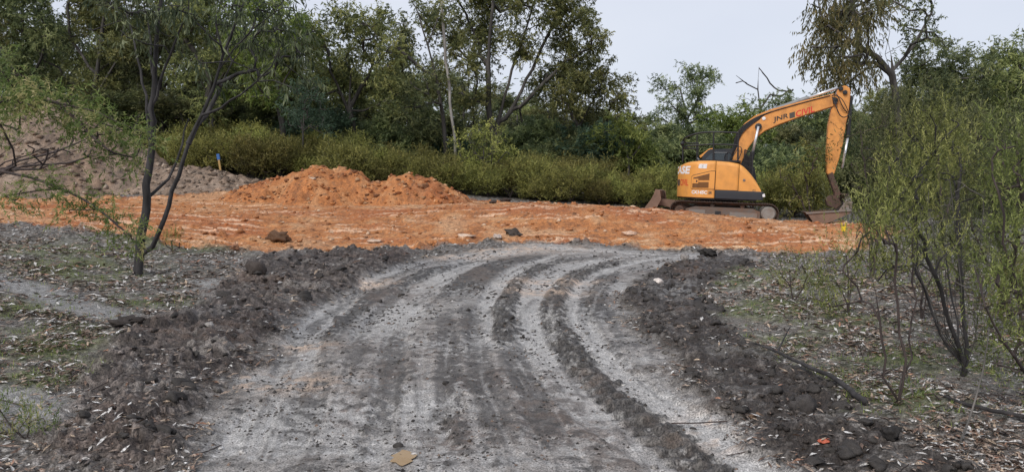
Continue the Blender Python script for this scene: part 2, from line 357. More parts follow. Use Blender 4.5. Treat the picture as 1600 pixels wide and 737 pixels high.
def mat_ground():
    m = bpy.data.materials.new('soil'); m.use_nodes = True; n = m.node_tree.nodes; l = m.node_tree.links
    p = n['Principled BSDF']
    a = n.new('ShaderNodeAttribute'); a.attribute_name = 'col'
    t = n.new('ShaderNodeTexCoord')
    n1 = n.new('ShaderNodeTexNoise'); n1.inputs['Scale'].default_value = 95; n1.inputs['Detail'].default_value = 2; n1.inputs['Roughness'].default_value = .6
    n2 = n.new('ShaderNodeTexNoise'); n2.inputs['Scale'].default_value = 11; n2.inputs['Detail'].default_value = 6; n2.inputs['Roughness'].default_value = .7
    mp_ = n.new('ShaderNodeMapping'); mp_.inputs['Scale'].default_value = (1, 1, .35); l.new(t.outputs['Object'], mp_.inputs[0])
    l.new(mp_.outputs[0], n1.inputs['Vector']); l.new(mp_.outputs[0], n2.inputs['Vector'])
    r1 = n.new('ShaderNodeMapRange'); r1.inputs[1].default_value = .36; r1.inputs[2].default_value = .66; r1.inputs[3].default_value = .35; r1.inputs[4].default_value = 1.5
    r2 = n.new('ShaderNodeMapRange'); r2.inputs[1].default_value = .33; r2.inputs[2].default_value = .62; r2.inputs[3].default_value = .68; r2.inputs[4].default_value = 1.2
    l.new(n1.outputs['Fac'], r1.inputs[0]); l.new(n2.outputs['Fac'], r2.inputs[0])
    mu = n.new('ShaderNodeMath'); mu.operation = 'MULTIPLY'; l.new(r1.outputs[0], mu.inputs[0]); l.new(r2.outputs[0], mu.inputs[1])
    vm = n.new('ShaderNodeVectorMath'); vm.operation = 'SCALE'; l.new(a.outputs['Color'], vm.inputs[0]); l.new(mu.outputs[0], vm.inputs['Scale'])
    l.new(vm.outputs[0], p.inputs['Base Color']); l.new(a.outputs['Alpha'], p.inputs['Roughness'])
    p.inputs['Specular IOR Level'].default_value = .3
    bp = n.new('ShaderNodeBump'); bp.inputs['Strength'].default_value = .25; bp.inputs['Distance'].default_value = .004
    l.new(n1.outputs['Fac'], bp.inputs['Height']); l.new(bp.outputs[0], p.inputs['Normal'])
    return m
SOIL = mat_ground()

# one polar sheet round the camera, fine in front, coarse elsewhere
ft = np.linspace(-.70, .70, 790); a_f = np.arctan(ft)
a_c = np.concatenate([np.linspace(a_f[-1], 1.15, 75)[1:], np.linspace(1.15, 2 * math.pi - 1.15, 40)[1:-1], np.linspace(2 * math.pi - 1.15, 2 * math.pi + a_f[0], 75)[:-1]])
ANG = np.concatenate([a_f, a_c])
RAD = np.concatenate([np.geomspace(.15, 3.5, 14)[:-1], np.geomspace(3.5, 20.5, 600)[:-1], np.geomspace(20.5, 30, 70)[:-1], np.geomspace(30, 420, 36)])
na, nr = len(ANG), len(RAD)
def fence_angle(a): return a
rr, aa = np.meshgrid(RAD, ANG, indexing='ij')
GX = (rr * np.sin(aa)).ravel(); GY = (rr * np.cos(aa)).ravel()
gz, gcol, grough, gm = surface(GX, GY)
GVERT = np.stack([GX, GY, gz], 1)
def grid_normals(V, nr, na):
    q = V.reshape(nr, na, 3)
    da = np.roll(q, -1, 1) - np.roll(q, 1, 1)
    dr = np.empty_like(q); dr[1:-1] = q[2:] - q[:-2]; dr[0] = q[1] - q[0]; dr[-1] = q[-1] - q[-2]
    n = np.cross(da, dr); n *= np.sign(n[..., 2:3]) + (n[..., 2:3] == 0)
    return (n / (np.linalg.norm(n, axis=-1, keepdims=True) + 1e-12)).reshape(-1, 3)
gnor = grid_normals(GVERT, nr, na)
i0, j0 = np.meshgrid(np.arange(nr - 1), np.arange(na), indexing='ij')
j1 = (j0 + 1) % na
GF = np.stack([i0 * na + j0, i0 * na + j1, (i0 + 1) * na + j1, (i0 + 1) * na + j0], -1).reshape(-1, 4)
lab = np.zeros(len(GVERT), int)
lab[(gm['ml'] > .5) & (gm['pad'] < .5)] = 3
lab[(gm['road'] > .5) & (gm['pad'] < .5)] = 1
lab[(gm['mr'] > .5) & (gm['pad'] < .5)] = 4
lab[gm['pad'] > .5] = 2
flab = lab[GF[:, 0]]

def sheet(name, F, V, cols, rough, nor, kind='structure'):
    u, inv = np.unique(F, return_inverse=True); f = inv.reshape(F.shape)
    me = np_mesh(name, V[u], f, True)
    set_col(me, np.concatenate([cols[u], rough[u][:, None]], 1))
    me.normals_split_custom_set_from_vertices(nor[u].astype(np.float32))
    o = link(name, me, None, SOIL)
    if kind: o['kind'] = kind
    return o
for k, nm in enumerate(('ground', 'dirt_road', 'clay_pad', 'mud_bank', 'mud_bank')):
    sheet(nm, GF[flab == k], GVERT, gcol, grough, gnor)

# hole under the camera closed with one small fan
def zsurf(x, y):
    x = np.atleast_1d(np.asarray(x, float)); y = np.atleast_1d(np.asarray(y, float))
    return surface(x, y, False)

# ---- mounds: separate things standing on the ground sheet
def mound(name, which, x0, x1, y0, y1, step, label):
    nx = int((x1 - x0) / step); ny = int((y1 - y0) / step)
    yy, xx = np.meshgrid(np.linspace(y0, y1, ny), np.linspace(x0, x1, nx), indexing='ij')
    X = xx.ravel(); Y = yy.ravel()
    h = mound_h(X, Y, which); z = zbase(X, Y) + h
    V = np.stack([X, Y, z], 1)
    n_m = fbm(X, Y, 1.6, 4, 11); n_h = fbm(X, Y, 7, 4, 21); n_f = fbm(X, Y, 22, 3, 41); n_lo = fbm(X, Y, .6, 3, 3)
    if which < 2:
        c = np.tile(C(.43, .17, .058), (len(X), 1))
        c = lerp(c, C(.50, .26, .12), sstep(-.1, .5, n_m + .5 * n_h) * .7)
        c = lerp(c, C(.25, .105, .045), sstep(.1, .6, -n_m + .8 * n_h) * .7)
        c = lerp(c, C(.34, .11, .04), sstep(.0, .5, n_lo) * .6)
        c = lerp(c, C(.14, .08, .05), sstep(.4, .8, n_f + n_h) * .6)
    else:
        c = np.tile(C(.25, .18, .13), (len(X), 1))
        c = lerp(c, C(.34, .26, .20), sstep(0, .5, n_m + .5 * n_h) * .8)
        c = lerp(c, C(.12, .095, .08), sstep(.1, .6, -n_m + .8 * n_h) * .8)
        c = lerp(c, C(.08, .065, .055), sstep(.3, .7, n_f + n_h) * .7)
        c = lerp(c, C(.30, .19, .12), sstep(.1, .6, n_lo) * .3)
    a, b = np.meshgrid(np.arange(ny - 1), np.arange(nx - 1), indexing='ij')
    F = np.stack([a * nx + b, a * nx + b + 1, (a + 1) * nx + b + 1, (a + 1) * nx + b], -1).reshape(-1, 4)
    F = F[(h[F] > -.045).any(1)]
    q = V.reshape(ny, nx, 3); dx = np.gradient(q, axis=1); dy = np.gradient(q, axis=0)
    n = np.cross(dx, dy).reshape(-1, 3); n /= np.linalg.norm(n, axis=1, keepdims=True)
    o = sheet(name, F, V, c, np.full(len(X), .8), n, None)
    return tag(o, label, 'dirt mound')
mound('clay_mound', 0, -10.5, -3.0, 22.6, 28.2, .05, 'taller long orange clay mound in front of the hedge beside the grey earth')
mound('clay_mound', 1, -6.2, -.8, 22.8, 27.6, .05, 'lower rounded orange clay mound with a brown rock on its flank')
mound('earth_mound', 2, -27, -6.5, 23.5, 34, .075, 'large grey brown earth mound behind the young gum tree')

# ------------------------------------------------------------------ plant builder
def unit(v): return v / (np.linalg.norm(v, axis=-1, keepdims=True) + 1e-9)

class Skel:
    def __init__(s, rg): s.p = []; s.par = []; s.dist = []; s.dir = []; s.ch = []; s.w = []; s.rg = rg; s.fix = []
    def chain(s, start, pts):
        ids = [] if start is None else [start]
        last = start
        for q in pts:
            q = np.asarray(q, float); i = len(s.p); s.p.append(q); s.par.append(-1 if last is None else last)
            if last is None: s.dist.append(0.); s.dir.append(np.array((0, 0, 1.)))
            else:
                d = q - s.p[last]; L = np.linalg.norm(d); s.dist.append(s.dist[last] + L); s.dir.append(d / (L + 1e-9))
            s.w.append(0); last = i; ids.append(i)
        s.ch.append(ids); return ids
    def nearest(s, q): return int(np.argmin(((np.array(s.p) - q) ** 2).sum(1)))
    def stem(s, pts, step, wob=.02, join=False):
        pts = [np.asarray(q, float) for q in pts]
        out = []
        for a, b in zip(pts[:-1], pts[1:]):
            n = max(1, int(np.linalg.norm(b - a) / step))
            for k in range(n): out.append(a + (b - a) * k / n + s.rg.normal(0, wob, 3) * (1, 1, .3))
        out.append(pts[-1])
        if join and s.p:
            k = s.nearest(out[0]); return s.chain(k, out[1:])
        return s.chain(None, out)
    def attach(s, att, step, wob, up=.5, reach=.12):
        A = np.array(s.p); D = np.array(s.dist)
        for q in att:
            v = q - A; L = np.linalg.norm(v, axis=1)
            cost = L + reach * D + 2.5 * np.maximum(0, A[:, 2] - q[2] - .15 * L)
            k = int(np.argmin(cost)); L = L[k]
            n = max(2, min(7, int(L / step) + 1))
            c = A[k] + unit(s.dir[k] * .6 + np.array((0, 0, up))) * L * .45
            t = (np.arange(1, n + 1) / n)[:, None]
            pts = (1 - t) ** 2 * A[k] + 2 * t * (1 - t) * c + t * t * q
            pts[:-1] += s.rg.normal(0, wob * min(L, 2.), (n - 1, 3))
            s.chain(k, pts)
            A = np.vstack([A, pts]); D = np.array(s.dist)
            i = len(s.p) - 1
            while i >= 0: s.w[i] += 1; i = s.par[i]
    def mesh(s, name, r0, rt, e=.5, sides=(7, 4), ov={}):
        W = np.array(s.w, float); N = max(W.max(), 1)
        rad = rt + (r0 - rt) * (np.maximum(W, .0) / N) ** e
        V = []; F = []; off = 0
        for ci, ids in enumerate(s.ch):
            if len(ids) < 2: continue
            pts = np.array([s.p[i] for i in ids]); r = rad[ids].copy()
            if s.par[ids[1]] == ids[0] and len(ids) > 1: r[0] = min(r[0], r[1] * 1.25)
            if ci in ov: r = np.linspace(ov[ci][0], ov[ci][1], len(r))
            k = sides[0] if r.max() > r0 * .3 else sides[1]
            d = np.gradient(pts, axis=0); d = unit(d)
            ref = np.where(np.abs(d[:, 2:3]) > .9, np.array((1., 0, 0)), np.array((0, 0, 1.)))
            ref[:] = ref[len(ref) // 2]
            a = unit(np.cross(d, ref)); b = np.cross(d, a)
            th = np.arange(k) * 2 * math.pi / k
            ring = pts[:, None] + r[:, None, None] * (np.cos(th)[None, :, None] * a[:, None] + np.sin(th)[None, :, None] * b[:, None])
            V.append(ring.reshape(-1, 3)); n = len(pts)
            i, j = np.meshgrid(np.arange(n - 1), np.arange(k), indexing='ij'); jj = (j + 1) % k
            F.append((np.stack([i * k + j, i * k + jj, (i + 1) * k + jj, (i + 1) * k + j], -1) + off).reshape(-1, 4)); off += n * k
        return np_mesh(name, np.vstack(V), np.vstack(F), True)

def leaves(name, org, rg, mult=1, ms=.1, tri=False, twigs=6, tl=.3, per=5, L=.16, W=.04, up=0., spread=1., droop=0., jit=.05, out=None, outw=.5, shade=.5, bend=.0):
    """leafy twiglets round the points org; every leaf a folded rhombus of two triangles"""
    if mult > 1:
        org = np.repeat(org, mult, 0) + rg.normal(0, ms, (len(org) * mult, 3)); out = None if out is None else np.repeat(out, mult, 0)
    n = len(org)
    if out is None: out = np.zeros_like(org)
    O = np.repeat(org, twigs, 0); OD = np.repeat(out, twigs, 0)
    td = unit(rg.normal(0, spread, O.shape) + OD * outw + np.array((0, 0, up)))
    O = O + rg.normal(0, jit, O.shape)
    tv = np.repeat(rg.normal(0, 1, n), twigs) * .85 + rg.normal(0, .5, len(O))
    t = np.tile(np.linspace(.15, 1, per), len(O))[:, None] + rg.normal(0, .05, (len(O) * per, 1))
    o = np.repeat(O, per, 0); d = np.repeat(td, per, 0)
    base = o + d * t * tl
    ld = unit(d * .7 + rg.normal(0, .55, d.shape) + np.array((0, 0, -droop)))
    side = unit(np.cross(ld, rg.normal(0, 1, d.shape)))
    nr_ = np.cross(ld, side)
    ll = L * rg.uniform(.65, 1.25, (len(base), 1)); ww = W * rg.uniform(.7, 1.2, (len(base), 1)) * .5
    v0 = base; v1 = base + ld * ll * .45 + side * ww + nr_ * ww * .4; v2 = base + ld * ll - nr_ * bend * ll; v3 = base + ld * ll * .45 - side * ww + nr_ * ww * .4
    if tri:
        V = np.stack([base - side * ww * .8, v2, base + side * ww * .8 + ld * ll * .2], 1).reshape(-1, 3); F = np.arange(len(V)).reshape(-1, 3); nv = 3
    else:
        V = np.stack([v0, v1, v2, v3], 1).reshape(-1, 3); nv = 4
        k = np.arange(len(base))[:, None] * 4
        F = np.concatenate([k + np.array([0, 1, 2]), k + np.array([0, 2, 3])], 0)
    me = np_mesh(name, V, F, False)
    val = np.clip(.5 + .28 * (np.repeat(tv, per) + rg.normal(0, .4, len(base))), 0, 1)
    set_col(me, np.repeat(np.stack([val, val, val, np.ones_like(val)], 1), nv, 0))
    return me

def mat_leaf(name, c1, c2, c3=None, trans=.48, rough=.5, spec=.3, var=.25):
    m = bpy.data.materials.new(name); m.use_nodes = True; n = m.node_tree.nodes; l = m.node_tree.links
    p = n['Principled BSDF']; out = n['Material Output']
    a = n.new('ShaderNodeAttribute'); a.attribute_name = 'col'
    oi = n.new('ShaderNodeObjectInfo')
    rp = n.new('ShaderNodeValToRGB'); rp.color_ramp.elements[0].color = (*c1, 1); rp.color_ramp.elements[1].color = (*(c3 or c2), 1)
    rp.color_ramp.elements[0].position = .15; rp.color_ramp.elements[1].position = .9
    if c3:
        e = rp.color_ramp.elements.new(.6); e.color = (*c2, 1)
    l.new(a.outputs['Fac'], rp.inputs[0])
    hv = n.new('ShaderNodeHueSaturation')
    r1 = n.new('ShaderNodeMapRange'); r1.inputs[3].default_value = 1 - var; r1.inputs[4].default_value = 1 + var
    l.new(oi.outputs['Random'], r1.inputs[0]); l.new(r1.outputs[0], hv.inputs['Value'])
    r2 = n.new('ShaderNodeMapRange'); r2.inputs[3].default_value = .478; r2.inputs[4].default_value = .525
    l.new(oi.outputs['Random'], r2.inputs[0]); l.new(r2.outputs[0], hv.inputs['Hue'])
    l.new(rp.outputs[0], hv.inputs['Color']); l.new(hv.outputs[0], p.inputs['Base Color'])
    p.inputs['Roughness'].default_value = rough; p.inputs['Specular IOR Level'].default_value = spec
    tr = n.new('ShaderNodeBsdfTranslucent'); l.new(hv.outputs[0], tr.inputs['Color'])
    ms = n.new('ShaderNodeMixShader'); ms.inputs[0].default_value = trans
    l.new(p.outputs[0], ms.inputs[1]); l.new(tr.outputs[0], ms.inputs[2]); l.new(ms.outputs[0], out.inputs[0])
    return m
def mat_bark(name, c1, c2, scale=6, rough=.85):
    m = bpy.data.materials.new(name); m.use_nodes = True; n = m.node_tree.nodes; l = m.node_tree.links
    p = n['Principled BSDF']; p.inputs['Roughness'].default_value = rough
    t = n.new('ShaderNodeTexCoord'); mp = n.new('ShaderNodeMapping'); mp.inputs['Scale'].default_value = (1, 1, .18)
    nz = n.new('ShaderNodeTexNoise'); nz.inputs['Scale'].default_value = scale; nz.inputs['Detail'].default_value = 6
    l.new(t.outputs['Object'], mp.inputs[0]); l.new(mp.outputs[0], nz.inputs['Vector'])
    rp = n.new('ShaderNodeValToRGB'); rp.color_ramp.elements[0].color = (*c1, 1); rp.color_ramp.elements[1].color = (*c2, 1)
    rp.color_ramp.elements[0].position = .35; rp.color_ramp.elements[1].position = .68
    l.new(nz.outputs['Fac'], rp.inputs[0]); l.new(rp.outputs[0], p.inputs['Base Color'])
    b = n.new('ShaderNodeBump'); b.inputs['Strength'].default_value = .6; b.inputs['Distance'].default_value = .03
    l.new(nz.outputs['Fac'], b.inputs['Height']); l.new(b.outputs[0], p.inputs['Normal'])
    return m
LEAF = dict(
    gum=mat_leaf('gum_leaf', (.08, .10, .042), (.24, .275, .10), (.44, .45, .17)),
    gumdark=mat_leaf('dark_gum_leaf', (.068, .088, .044), (.19, .22, .095), (.37, .38, .17)),
    bright=mat_leaf('bright_leaf', (.085, .125, .03), (.22, .275, .07), (.38, .43, .12)),
    blue=mat_leaf('bluegreen_leaf', (.045, .08, .05), (.09, .15, .095), (.16, .23, .15)),
    droop=mat_leaf('drooping_leaf', (.07, .07, .032), (.16, .14, .06), (.27, .20, .09)),
    hedge=mat_leaf('hedge_leaf', (.10, .105, .034), (.28, .28, .08), (.47, .44, .14), var=.34, trans=.4),
    wattle=mat_leaf('wattle_leaf', (.075, .082, .023), (.20, .215, .058), (.43, .42, .14), trans=.45, var=.12),
    wattledry=mat_leaf('wattle_dry_leaf', (.09, .12, .03), (.22, .26, .07), (.44, .36, .18), trans=.45, var=.1),
    wattlegrey=mat_leaf('grey_wattle_leaf', (.04, .05, .024), (.115, .13, .055), (.26, .27, .12), trans=.4, var=.12),
    sapling=mat_leaf('young_gum_leaf', (.04, .058, .026), (.105, .135, .06), (.22, .25, .13), rough=.42, spec=.35, trans=.3, var=.05))
BARK = dict(dark=mat_bark('dark_bark', (.028, .025, .022), (.095, .085, .076)), grey=mat_bark('grey_bark', (.05, .045, .04), (.16, .145, .13)),
            pale=mat_bark('pale_bark', (.16, .145, .13), (.38, .36, .33)), twig=mat_bark('brown_twig', (.03, .022, .02), (.085, .062, .055), 20),
            black=mat_bark('charred_bark', (.014, .012, .012), (.055, .05, .05), 12))

FILL = 6
def fill(cl, rg, cell):
    """twig-end points filling ellipsoid clumps [(centre, radii)]"""
    A = []; O = []
    for c, r in cl:
        n = max(2, int(np.prod(r) ** (2 / 3) / cell ** 2 * FILL))
        d = unit(rg.normal(0, 1, (n, 3))); k = rg.uniform(.25, 1, (n, 1)) ** .5
        A.append(c + d * k * r); O.append(d * k)
    return np.vstack(A), np.vstack(O)

def plant(name, base, trunks, clumps, rg, label, cat, leaf, bark, r0, rt=.008, cell=.6, step=.7, wob=.05, up=.4, reach=.12, lv={}, group=None, wname='trunk', e=.5, sides=(7, 4), tw=.02, foliage=True, ov={}):
    """trunks and clumps in world coordinates; parts become local to the base"""
    base = np.asarray(base, float)
    sk = Skel(rg)
    for k, t in enumerate(trunks): sk.stem([np.asarray(q) - base for q in t], step * .6, tw, join=k > 0)
    A, O = fill([(np.asarray(c) - base, np.asarray(r)) for c, r in clumps], rg, cell)
    od = np.argsort(np.linalg.norm(A * (1, 1, .7), axis=1)); A = A[od]; O = O[od]
    sk.attach(A, step, wob, up, reach)
    root = empty(name, base, label, cat, group)
    link(wname, sk.mesh(wname, r0, rt, e, sides, ov), root, BARK[bark])
    if foliage:
        f = link('foliage', leaves('foliage', A, rg, out=O, **lv), root, LEAF[leaf]); f['kind'] = 'stuff'
    return root

def pcl(lst, d, rg, depth=1.2, zs=.8, ry=1.0):
    """clumps given as (u, v, radius in photo pixels) at distance d"""
    out = []
    for t in lst:
        u, v, r = t[:3]; dd = d + rg.normal(0, depth) if len(t) < 4 else t[3]
        c = P(u, v, dd); q = r / FPX * dd
        out.append((c, np.array((q, q * ry, q * zs))))
    return out
def ppl(lst, d): return [P(t[0], t[1], t[2] if len(t) > 2 else d) for t in lst]
def gbase(u, d):
    x = (u - 800) / FPX * d
    return np.array((x, d, float(zbase(np.array([x]), np.array([d]))[0]) - .05))

GUMLV = dict(mult=6, ms=.24, tri=True, twigs=6, tl=.32, per=10, L=.15, W=.07, up=.15, droop=.55, jit=.13, outw=.7)
def gum(name, u, d, trunks, cl, label, leaf='gum', bark='dark', r0=.2, seed=1, cell=.7, lv=None, depth=1.4, extra=None, **kw):
    rg = np.random.default_rng(seed)
    b = gbase(u, d)
    tr = [ppl(t, d) for t in trunks]; tr[0] = [b] + tr[0]
    return plant(name, b, tr, pcl(cl, d, rg, depth), rg, label, 'tree', leaf, bark, r0 * .6, .01, cell, .8, .05, .45, .1, lv or GUMLV, **dict(dict(e=.52), **kw))

# ------------------------------------------------------------------ forest: trees one can tell apart
gum('gum_tree', 765, 36, [[(772, 230), (778, 190), (800, 110), (830, 20), (850, -50)], [(778, 200), (800, 170), (830, 110), (868, 30), (880, -20)], [(770, 235), (764, 170), (762, 100), (770, 10), (770, -40)], [(800, 180), (850, 130), (880, 100)]],
    [(692, 45, 34), (745, 30, 36), (800, -15, 40), (850, 8, 42), (898, 38, 38), (922, 62, 26), (880, 78, 32), (800, 55, 26), (742, 78, 32), (708, 95, 28), (860, 125, 30), (898, 105, 32), (690, 130, 32), (742, 140, 28), (826, 80, 22), (720, -20, 40), (770, 10, 30), (890, 5, 30)],
    'tallest dark gum with several leaning trunks rising above the middle of the hedge', r0=.3, seed=11)
gum('gum_tree', 690, 34, [[(697, 250), (692, 180), (682, 120), (668, 70), (648, 5), (635, -30)], [(668, 72), (682, 30), (692, -20)], [(682, 125), (650, 100), (620, 75)]],
    [(618, 42, 22), (640, 70, 24), (662, 18, 18), (608, 78, 22), (632, 100, 22), (690, 15, 14), (655, 130, 24), (640, 160, 22)], 'slender forked gum with thin sparse crown in front of the tall leaning gum', 'gumdark', 'dark', .15, 12)
gum('dead_tree', 712, 33, [[(711, 225), (703, 160), (697, 95), (692, 30), (690, -30)]], [(690, -20, 6)], 'thin pale bare trunk standing upright behind the round bush', 'gum', 'pale', .1, 13, foliage=False)
gum('gum_tree', 556, 35, [[(556, 240), (553, 200), (546, 170), (548, 120)], [(552, 195), (535, 150), (515, 110)], [(546, 165), (575, 120), (590, 80)], [(550, 180), (600, 160), (640, 150)]],
    [(500, 58, 28), (540, 38, 32), (582, 48, 32), (602, 90, 28), (560, 85, 32), (510, 98, 32), (478, 62, 28), (530, 130, 30), (582, 138, 32), (612, 152, 28), (560, 172, 26), (470, 110, 28), (490, 150, 24), (605, 190, 24)],
    'broad rounded gum with dark branching limbs above the hedge and larger clay mound', 'gum', 'dark', .2, 14)
gum('gum_tree', 925, 37, [[(922, 240), (905, 200), (888, 165), (868, 135)], [(905, 200), (930, 150), (945, 120)], [(915, 225), (960, 190)]],
    [(930, 115, 30), (950, 150, 30), (972, 186, 22), (908, 148, 30), (938, 185, 32), (898, 195, 28), (878, 165, 26), (962, 215, 26), (918, 225, 28), (855, 175, 24), (880, 130, 26)],
    'dense rounded gum on the edge of the forest against open sky', 'gum', 'dark', .22, 15)
gum('gum_tree', 985, 34, [[(982, 250), (976, 225)]], [(965, 205, 24), (985, 225, 28), (975, 245, 24), (1000, 240, 18), (955, 235, 20)], 'low bright green young gum beside the edge of open sky', 'bright', 'dark', .1, 16, depth=.6)
gum('gum_tree', 1072, 52, [[(1075, 230), (1072, 190), (1068, 160)], [(1072, 190), (1090, 160), (1100, 135)]],
    [(1042, 132, 16), (1072, 128, 20), (1104, 126, 18), (1090, 150, 20), (1052, 160, 18), (1030, 186, 16), (1068, 185, 24), (1105, 180, 18), (1020, 205, 18), (1055, 215, 26), (1095, 215, 24)], 'distant dark gum with domed top standing alone against sky', 'gumdark', 'dark', .28, 17, cell=.75)
gum('gum_tree', 1132, 40, [[(1135, 260), (1132, 220), (1130, 190)], [(1132, 220), (1165, 190)]],
    [(1128, 185, 28), (1168, 182, 24), (1100, 200, 26), (1150, 212, 30), (1085, 226, 24), (1120, 230, 28), (1190, 205, 24), (1070, 250, 22), (1100, 262, 24)], 'leafy bright green gum behind the excavator boom foot', 'bright', 'dark', .17, 18)
gum('gum_tree', 1225, 44, [[(1225, 260), (1222, 210), (1220, 180)], [(1222, 215), (1245, 190)]],
    [(1190, 170, 14), (1215, 168, 20), (1245, 165, 20), (1232, 190, 22), (1262, 190, 24), (1205, 195, 20), (1275, 165, 18), (1270, 225, 24)], 'greyish gum with low crown seen under the excavator boom', 'gumdark', 'dark', .2, 19)
gum('dead_tree', 1190, 46, [[(1190, 230), (1188, 170), (1184, 140), (1186, 105)], [(1188, 165), (1205, 148), (1222, 150), (1232, 142)], [(1184, 145), (1168, 132), (1150, 118)], [(1188, 170), (1170, 155), (1150, 150)]],
    [(1160, 130, 16), (1215, 130, 18), (1186, 115, 14), (1240, 140, 14)], 'leafless dead tree with spiky twigs behind the excavator boom', 'gum', 'dark', .11, 20, foliage=False, cell=1.1)
# hanging-leaved tree with bare twisted limbs
DROOPLV = dict(mult=2, ms=.2, twigs=8, tl=.8, per=11, L=.2, W=.05, up=-1.1, spread=.5, droop=1.2, jit=.16, outw=.25)
gum('drooping_gum', 1405, 31, [[(1404, 250), (1404, 200), (1400, 150), (1394, 118)], [(1394, 118), (1370, 90), (1345, 75), (1318, 55), (1300, 45)], [(1394, 118), (1384, 85), (1390, 50), (1376, 20), (1376, -20)], [(1390, 75), (1418, 66), (1446, 48), (1456, 20), (1464, -10)],
     [(1394, 120), (1366, 98), (1340, 100)], [(1418, 66), (1440, 76), (1445, 92)], [(1345, 75), (1335, 30), (1330, -10)]],
    [(1288, 15, 24), (1318, 8, 28), (1345, 22, 26), (1300, 45, 30), (1338, 55, 26), (1286, 72, 20), (1316, 85, 26), (1342, 92, 20), (1296, 105, 20), (1322, 118, 20), (1276, 40, 14), (1310, -20, 34), (1355, -10, 24)],
    'tall gum with hanging brownish foliage and twisted bare limbs behind the excavator arm', 'droop', 'dark', .22, 21, cell=.62, lv=DROOPLV)
gum('gum_tree', 1400, 33, [[(1404, 240), (1402, 170), (1396, 110), (1386, 60)], [(1396, 110), (1430, 70), (1456, 20)]],
    [(1380, 12, 16), (1418, 8, 16), (1453, 28, 13), (1408, 45, 12), (1440, 70, 12), (1470, 60, 10), (1485, 75, 12), (1400, -15, 20), (1440, -10, 16)], 'thin airy crown of small leaf tufts on bare limbs above the dark rounded gum', 'gumdark', 'grey', .12, 22, cell=.5, lv=dict(GUMLV, mult=3))
gum('gum_tree', 1470, 36, [[(1470, 240), (1462, 180), (1450, 130)], [(1462, 180), (1500, 140), (1530, 110)]],
    [(1430, 92, 26), (1465, 108, 32), (1500, 128, 32), (1540, 104, 30), (1522, 150, 34), (1460, 150, 30), (1425, 130, 24), (1490, 185, 32), (1545, 185, 32), (1440, 195, 28), (1510, 95, 20), (1400, 230, 26), (1480, 235, 32)],
    'dark rounded gum with dense flat topped crown above the feathery wattles', 'gumdark', 'dark', .22, 23)
gum('gum_tree', 1590, 33, [[(1588, 240), (1590, 180), (1592, 120)], [(1590, 190), (1560, 150)]],
    [(1572, 90, 28), (1605, 85, 34), (1590, 135, 34), (1560, 170, 30), (1610, 180, 34), (1580, 215, 32), (1635, 130, 36), (1550, 235, 28)], 'dark green gum with upright crown cut by the edge of the photo', 'gum', 'dark', .2, 24)
# the mixed trees of the forest's left part
gum('gum_tree', 440, 33, [[(445, 230), (438, 170), (430, 110), (440, 40)], [(435, 140), (465, 90), (480, 50)], [(438, 160), (400, 110)]],
    [(440, 50, 30), (400, 60, 32), (470, 40, 26), (385, 95, 30), (430, 100, 32), (468, 90, 26), (360, 60, 30), (410, 150, 28), (450, 150, 26), (370, 140, 28), (420, 5, 34), (370, 15, 34)], 'mid green gum whose crown meets the young gum tree over the hedge', 'bright', 'dark', .2, 25)
gum('blue_sapling', 475, 31, [[(473, 245), (474, 205), (476, 160)]], [(474, 150, 26), (452, 168, 24), (498, 170, 24), (476, 188, 24), (490, 130, 18), (455, 190, 16), (505, 195, 18)], 'blue green sapling with thin stem growing out of the hedge', 'blue', 'dark', .06, 26, cell=.4, depth=.4, lv=dict(twigs=7, tl=.3, per=8, L=.1, W=.035, up=.2, droop=.1, jit=.08, outw=.6))
gum('round_bush', 755, 31.6, [[(755, 250), (756, 230)], [(755, 258), (735, 225)], [(755, 258), (778, 225)]], [(755, 212, 26), (730, 225, 22), (780, 226, 22), (755, 238, 28), (722, 245, 16), (788, 248, 16), (740, 205, 14), (770, 204, 14)], 'round pale green bush standing above the hedge below the tall gums', 'hedge', 'dark', .06, 27, cell=.36, depth=.5, lv=dict(twigs=8, tl=.25, per=7, L=.085, W=.035, up=.3, droop=.1, jit=.08, outw=.9))
for k, (u, d, spec) in enumerate(((30, 36, 'dark gum behind the grey earth mound beside a heavy level limb'), (150, 35, 'mid green gum with narrow crown rising directly behind the grey earth mound'), (250, 37, 'tall dark gum seen behind the stems of the young gum tree'), (330, 34, 'dark gum standing at the end of the hedge behind the survey stake'))):
    g = np.random.default_rng(300 + k)
    cl = [(u + g.normal(0, 38), v, g.uniform(24, 36)) for v in (-60, -40, -20, 0, 5, 25, 40, 55, 70, 85, 100, 120, 140, 160)]
    gum('gum_tree', u, d, [[(u + 5, 220), (u - 4, 150), (u + 6, 80), (u + g.normal(0, 14), 0), (u + g.normal(0, 20), -60)], [(u, 150), (u + 35, 90), (u + 45, 30)], [(u, 120), (u - 40, 60), (u - 45, 10)]], cl, spec, 'gumdark' if k in (0, 2) else 'gum', 'dark', .24, 30 + k)

